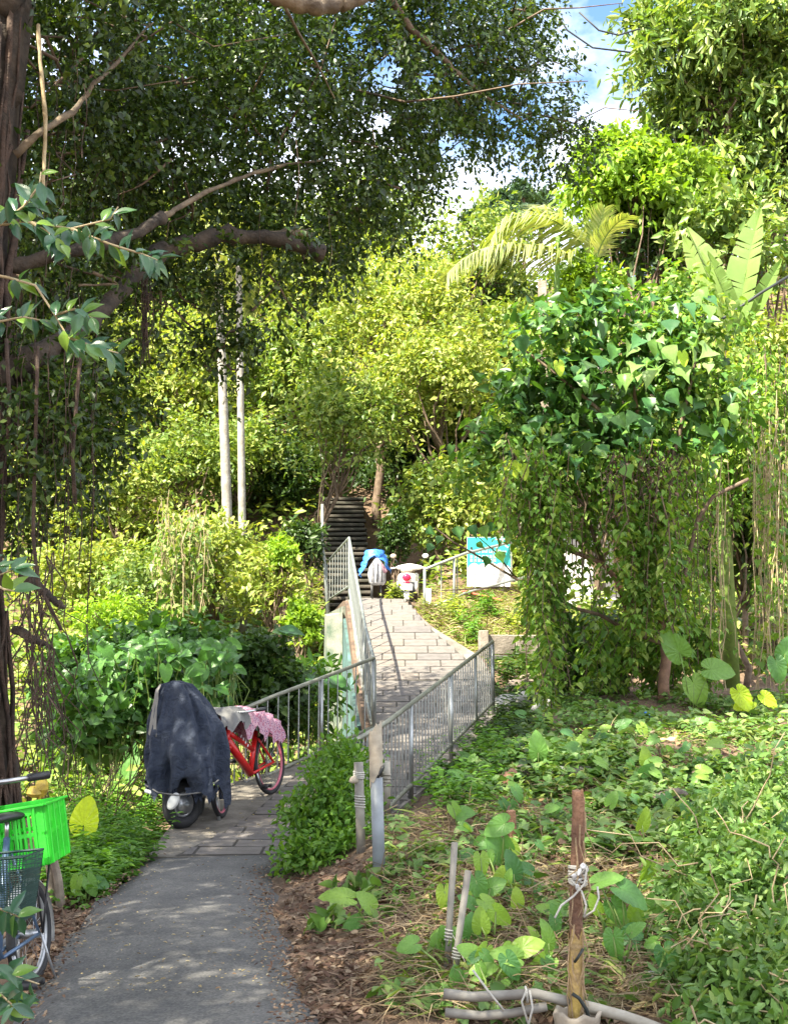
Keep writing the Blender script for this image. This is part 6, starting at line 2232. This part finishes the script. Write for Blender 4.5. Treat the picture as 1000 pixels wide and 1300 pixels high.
def taro(label, leaves, Y=None, group=None, name='taro_plant', mesh=None, foot=None):
    """leaves: (px, py of petiole joint, tip direction degrees in the picture, length in px, facing) per leaf."""
    x0, y0 = foot or (leaves[0][0], leaves[0][1] + 40)
    g = gp(x0, y0, 4.5, 30)
    Y = g.y
    t = thing(name, label, 'taro plant', g, group)
    q = MB()
    for i, (px, py, ang, ln, fc) in enumerate(leaves):
        p = at(px, py, Y - .05 + .03 * i)
        a = R(ang)
        d = Vector((math.cos(a), -.15, math.sin(a)))
        leaf_part('leaf', (mesh or TARO[(i + int(px)) % 3]), t, p, d, fc, ln * Y / F * .78)
        q.tube([g + Vector((.01 * i, 0, -.02)), g.lerp(p, .5) + Vector((.01 * math.sin(i), -.02, .03)), p], [.007, .006, .004], 5)
    q.build('petiole', 'stem_g', t, True)
    return t


rg = np.random.default_rng(620)
F0 = (0, -1, .35)
taro('tall lime yellow taro leaf glowing behind the green crate', [(106, 1048, 78, 48, (.1, -1, -.05))], mesh=TARO_Y, foot=(108, 1100))
taro('upright bright green taro leaf on top of the mound', [(683, 956, 95, 36, (0, -1, .1))], foot=(683, 985))
taro('pair of round taro leaves in front of the dark gap', [(862, 828, 130, 44, (-.2, -1, .1)), (902, 850, -5, 40, (.2, -1, .5)), (880, 868, -70, 40, (0, -1, .3))], foot=(878, 905))
taro('pale taro leaf at the right edge under the dry vines', [(985, 842, -80, 34, (0, -1, .2)), (996, 830, 60, 36, (0, -1, .3))], foot=(992, 900))
taro('sunlit yellowish taro leaves low at the right edge', [(938, 880, -60, 34, (0, -1, .4)), (970, 885, -40, 26, (0, -1, .5)), (950, 892, 200, 28, (0, -1, .6))], foot=(948, 915), mesh=TARO_Y)
taro('broad ribbed leaf at the right edge above the dense shrub', [(985, 1050, 30, 50, (-.1, -1, .2)), (990, 1060, 200, 44, (0, -1, .3))], foot=(990, 1110))
taro('taro leaf tilted yellow green left of the short dark stake', [(640, 1046, 205, 36, (.1, -1, .4)), (636, 1085, 120, 40, (.2, -1, .3))], foot=(636, 1120))
taro('tall folded taro leaf left of the wooden post', [(652, 1110, 100, 40, (.6, -.8, .2)), (640, 1112, -120, 36, (0, -1, .5))], foot=(652, 1150))
taro('round lime taro leaf against the left side of the wooden post', [(704, 1168, -80, 24, (0, -1, .1)), (706, 1164, 110, 22, (0, -1, .2))], foot=(706, 1205))
taro('drooping taro leaf right of the wooden post', [(790, 1130, -30, 48, (.2, -.7, .8)), (760, 1120, 20, 40, (0, -.6, .9)), (778, 1150, -60, 34, (0, -1, .4))], foot=(792, 1215))
taro('slim upright taro leaf in the bare patch right of the wooden post', [(815, 1048, 70, 30, (.5, -1, .2)), ], foot=(818, 1092))
taro('yellow green taro leaves between the slim rods and the wooden post', [(604, 1118, -70, 34, (0, -1, .3)), (610, 1090, -85, 30, (.1, -1, .2)), (622, 1128, 30, 28, (0, -1, .6))], foot=(612, 1170))
taro('large taro leaf at the bottom edge right of the pale pipe', [(900, 1290, 110, 34, (0, -1, .4)), (910, 1296, 50, 36, (0, -1, .5))], foot=(905, 1310))
taro('pointed green leaf leaning from the foot of the tall pipe post', [(440, 1140, 170, 44, (.1, -.6, .9)), (470, 1150, 130, 30, (0, -.7, .8)), (455, 1170, 200, 28, (0, -.8, .7))], foot=(470, 1180))
taro('large green leaf standing in the weeds left of the covered scooter', [(160, 985, 60, 36, (-.2, -1, .2)), (166, 960, 100, 34, (.2, -1, .1)), (152, 992, 240, 24, (0, -1, .5))], foot=(160, 1020))
taro('pair of drooping green leaves at the edge of the asphalt below the crate', [(98, 1118, -100, 26, (-.3, -1, .3)), (112, 1118, -60, 28, (.2, -1, .4)), (124, 1120, -20, 20, (0, -1, .6))], foot=(106, 1150))
# the many others on the slope
lab_s = 'ordinary green taro plant among the creepers and dead leaves of the right slope'
k = 0
while k < 100:
    px, py = rg.uniform(560, 985), rg.uniform(925, 1290)
    if px > 840 and py > 1080:
        continue
    if 700 < px < 770 and py > 1000:
        continue
    g = gp(px, py, 4.5, 30)
    s = F / g.y
    n_ = rg.integers(1, 4)
    lv_ = []
    for i in range(n_):
        h_ = rg.uniform(.05, .24) * s
        lv_.append((px + rg.normal() * 14, py - h_, rg.choice([-70, -40, 20, 90, 160, 200, 230]) + rg.normal() * 18, rg.uniform(.07, .16) * s, (rg.normal() * .35, -.7, .75 * rg.random() + .15)))
    if py < 985:
        lb = 'small taro plant on the upper mound below the vine hung tree'
    elif px < 600:
        lb = 'taro plant between the ramp railing and the slim grey rods'
    elif px < 735:
        lb = 'taro plant among creepers to the left of the wooden post'
    elif py > 1100:
        lb = 'taro plant among straw to the right of the wooden post'
    else:
        lb = 'taro plant on the slope between the mound top and the lower right shrub'
    taro(lb, lv_, foot=(px, py), group='taro plants on the right slope')
    k += 1

# ------------------------------------------------------------------ shrub at the right bottom
bush('dense leafy shrub with pale twigs at the lower right', [(950, 1060, 7.6, 70, 60), (930, 1130, 6.7, 80, 70), (985, 1150, 6.4, 70, 80), (900, 1180, 6.2, 46, 44), (970, 1235, 5.6, 66, 60), (925, 1255, 5.5, 56, 40), (905, 1070, 7.7, 44, 40), (990, 1010, 8.0, 50, 40), (985, 1285, 5.25, 60, 40), (920, 1300, 5.2, 56, 30), (880, 1230, 5.7, 30, 30)], 14000, 'lf_cover', 540, .060, name='shrub', cat='shrub', tpl='oval', wfac=.5, base=gp(955, 1285, 4.5, 12), inner=.2)
q = MB()
rg = np.random.default_rng(541)
for i in range(46):
    px, py = rg.uniform(850, 1000), rg.uniform(1040, 1290)
    a_ = at(px, py, np.interp(py, [1040, 1290], [7.0, 5.0]) + rg.normal() * .15)
    limb(rg, q, a_, a_ + Vector((rg.normal() * .25, rg.normal() * .1, rg.normal() * .25)), .005, .003, 5, .12, 4)
o = solid('dry_twigs', q, 'stem_dry', at(920, 1180, 6.6), 'pale dry twigs tangled through the lower right shrub', 'twigs', smooth=True)

# ------------------------------------------------------------------ ground cover, litter, grass: nobody could count these
def scatter(n, seed, region, dens=None):
    """n ground points whose photo position lies in the region boxes (px0, py0, px1, py1, weight)."""
    rg = np.random.default_rng(seed)
    w_ = np.array([(b[2] - b[0]) * (b[3] - b[1]) * (b[4] if len(b) > 4 else 1) for b in region], float)
    w_ /= w_.sum()
    k = rg.choice(len(region), n, p=w_)
    B = np.array([b[:4] for b in region], float)[k]
    px = B[:, 0] + (B[:, 2] - B[:, 0]) * rg.random(n)
    py = B[:, 1] + (B[:, 3] - B[:, 1]) * rg.random(n)
    u, v = (px - 500) / F, (650 - py) / F
    dx, dy, dz = u, math.cos(PITCH) - v * math.sin(PITCH), math.sin(PITCH) + v * math.cos(PITCH)
    Y = np.full(n, 4.4)
    done = np.zeros(n, bool)
    res = Y.copy()
    y = 4.4
    while y < 36 and not done.all():
        X = dx / dy * y
        Z = CAM_Z + dz / dy * y
        hit = (~done) & (Z <= H(X, np.full(n, y)))
        res[hit] = y
        done |= hit
        y += .03 + y * .002
    ok = done
    X = (dx / dy * res)[ok]
    Yv = res[ok]
    return rg, X, Yv, H(X, Yv)


def patchy(x, y, s, seed):
    return wob(x, y, s, seed) + .6 * wob(x, y, s * 2.7, seed + 4)


def cover(name, n, seed, region, mat, leaf, hgt, tpl='heart', wfac=.72, patch=None, up=1.0, tilt=.55, offset=.0):
    rg, X, Y, Z = scatter(n, seed, region)
    if patch:
        ok = patchy(X, Y, patch[0], seed) > patch[1] + rg.normal(size=len(X)) * .25
        X, Y, Z = X[ok], Y[ok], Z[ok]
    off = (X > LX(Y) - .03) & (X < RX(Y) + .03)
    X, Y, Z = X[~off], Y[~off], Z[~off]
    n_ = len(X)
    P = np.stack((X, Y, Z + offset + hgt * rg.random(n_) ** 1.4), -1)
    D = np.stack((rg.normal(size=n_), rg.normal(size=n_) - .3, rg.normal(size=n_) * .25 - .12), -1)
    N = np.stack((rg.normal(size=n_) * tilt, rg.normal(size=n_) * tilt - .2, np.full(n_, up)), -1)
    ll = leaf * (.55 + .9 * rg.random(n_))
    o = leaf_obj(name, mat, P, D, N, ll, ll * wfac, tpl)
    o['kind'] = 'stuff'
    return o


MOUND = [(640, 895, 1000, 1000, 1.0), (600, 960, 1000, 1060, .9), (560, 1040, 900, 1180, .6), (540, 1150, 900, 1300, .5)]
cover('ground_cover', 17000, 700, [(640, 888, 1000, 985, 1.5), (600, 960, 1000, 1040, 1.2), (650, 1020, 1000, 1100, .8)], 'lf_cover', .080, .16, patch=(1.3, -.10))
cover('ground_cover', 6500, 701, [(480, 1000, 860, 1300, 1)], 'lf_cover', .068, .12, patch=(1.5, .38))
cover('ground_cover', 4500, 702, [(600, 930, 1000, 1080, 1), (480, 1040, 860, 1290, .5)], 'lf_mid', .07, .18, tpl='oval', wfac=.3, patch=(1.9, .2))
cover('ground_cover', 4500, 703, [(540, 880, 680, 1010, 1)], 'lf_dark', .08, .16, patch=(1.7, -.4))
cover('ground_cover', 4200, 704, [(60, 1000, 220, 1160, 1), (0, 900, 200, 1020, .8)], 'lf_weed', .06, .16, tpl='oval', wfac=.45)
cover('ground_cover', 12000, 718, [(1000, 850, 1380, 1300, 1)], 'lf_cover', .085, .22, patch=(1.3, -.5))
cover('ground_cover', 5000, 719, [(1000, 845, 1380, 1100, 1)], 'lf_weed', .10, .35, tpl='oval', wfac=.4, patch=(1.3, -.5))
cover('grass', 9000, 705, [(530, 745, 720, 850, 1)], 'lf_grass', .16, .10, tpl='blade', wfac=.10, tilt=1.2)
cover('grass', 4500, 706, [(540, 740, 720, 850, 1)], 'lf_straw', .18, .08, tpl='blade', wfac=.08, tilt=1.2)
cover('grass', 9000, 707, [(60, 700, 420, 860, 1)], 'lf_grass', .24, .3, tpl='blade', wfac=.12, tilt=1.2)
cover('ground_cover', 5000, 715, [(600, 900, 1000, 1080, 1), (520, 1040, 900, 1290, .6)], 'lf_mid', .16, .10, tpl='blade', wfac=.07, tilt=1.1, patch=(1.2, .0))
cover('ground_cover', 6000, 716, [(620, 890, 1000, 1060, 1), (480, 1000, 860, 1280, .4)], 'lf_weed', .035, .20, tpl='oval', wfac=.6, patch=(2.3, .12))
cover('dead_leaves', 3200, 717, [(620, 900, 1000, 1080, 1), (560, 1050, 880, 1250, .8)], 'lf_dry', .055, .12, tpl='oval', wfac=.6, tilt=.6, patch=(2.1, .1))
cover('dead_leaves', 8500, 710, [(360, 1090, 560, 1300, 1), (540, 1060, 860, 1300, .9)], 'lf_dry', .042, .03, tpl='oval', wfac=.6, tilt=.45, patch=(1.8, -.7))
cover('dead_leaves', 2600, 711, [(30, 1100, 130, 1290, 1)], 'lf_dry', .055, .02, tpl='oval', wfac=.5, tilt=.4)
cover('dead_leaves', 1100, 712, [(700, 1050, 860, 1200, 1), (540, 1080, 700, 1180, 1), (780, 1230, 880, 1290, 1), (640, 930, 900, 1050, .4)], 'lf_fallen', .10, .05, tpl='oval', wfac=.6, tilt=.4)
cover('dry_straw', 8500, 713, [(480, 1040, 900, 1300, 1), (640, 930, 1000, 1040, .6)], 'lf_straw', .20, .12, tpl='blade', wfac=.025, tilt=1.0)
cover('dry_straw', 1500, 714, [(350, 1100, 560, 1300, 1), (40, 1130, 130, 1290, .7)], 'lf_dry', .12, .02, tpl='blade', wfac=.06, tilt=.6)
# leaves fallen on the path
rg, X, Y, Z = scatter(900, 720, [(60, 1075, 400, 1300, 1), (240, 1000, 480, 1085, 1.2), (330, 1085, 420, 1300, 1.2)])
on = (X > LX(Y) + .05) & (X < RX(Y) - .04)
X, Y = X[on], Y[on]
n_ = len(X)
Zp = np.where(Y < 10, .032, DZ(Y) + .04)
o = leaf_obj('fallen_leaves', 'lf_fallen', np.stack((X, Y, Zp), -1), np.stack((rg.normal(size=n_), rg.normal(size=n_), np.zeros(n_)), -1), np.stack((rg.normal(size=n_) * .2, rg.normal(size=n_) * .2, np.ones(n_)), -1), .010 + .026 * rg.random(n_) ** 2.2, .012, 'oval')
o['kind'] = 'stuff'
# litter crumbled over both edges of the asphalt
rg = np.random.default_rng(725)
n_ = 1500
Y = 4.6 + 5.4 * rg.random(n_) ** 1.3
sd = rg.random(n_) < .35
off_ = np.abs(rg.normal(size=n_)) * .10
X = np.where(sd, LX(Y) + off_ * .6, np.minimum(RX(Y), 9) - off_)
o = leaf_obj('edge_litter', 'lf_dry', np.stack((X, Y, np.full(n_, .026) + .015 * rg.random(n_)), -1), np.stack((rg.normal(size=n_), rg.normal(size=n_), .2 * rg.normal(size=n_)), -1), np.stack((rg.normal(size=n_) * .4, rg.normal(size=n_) * .4, np.ones(n_)), -1), .012 + .03 * rg.random(n_) ** 2, .016, 'oval')
o['kind'] = 'stuff'
# undergrowth that clothes the slopes behind
rg = np.random.default_rng(730)
n_ = 60000
Y = 20 + 45 * rg.random(n_) ** 1.3
X = (rg.random(n_) * 2 - 1) * (Y * .40 + 2)
ok = ((X < LX(Y) - .25) | (X > RX(Y) + .6)) & ~((X > sx0 - .25) & (X < sx1 + .25) & (Y > 27) & (Y < 37.5)) & ~((X > hx0 - .3) & (X < hx1 + .3) & (Y > 24) & (Y < 28.6))
ok &= ~((Y < 28) & (X > 0) & (X < 3.2))
X, Y = X[ok], Y[ok]
n_ = len(X)
P = np.stack((X, Y, H(X, Y) + (.7 + 1.0 * sstep(30, 38, Y)) * rg.random(n_) ** 1.5), -1)
D = np.stack((rg.normal(size=n_), rg.normal(size=n_) - .5, rg.normal(size=n_) * .4), -1)
N = np.stack((rg.normal(size=n_) * .5, rg.normal(size=n_) * .5 - .4, np.ones(n_)), -1)
ll = (.10 + .006 * Y) * (.6 + .8 * rg.random(n_))
o = leaf_obj('undergrowth', 'lf_mid', P, D, N, ll, ll * .5, 'rhomb')
o['kind'] = 'stuff'
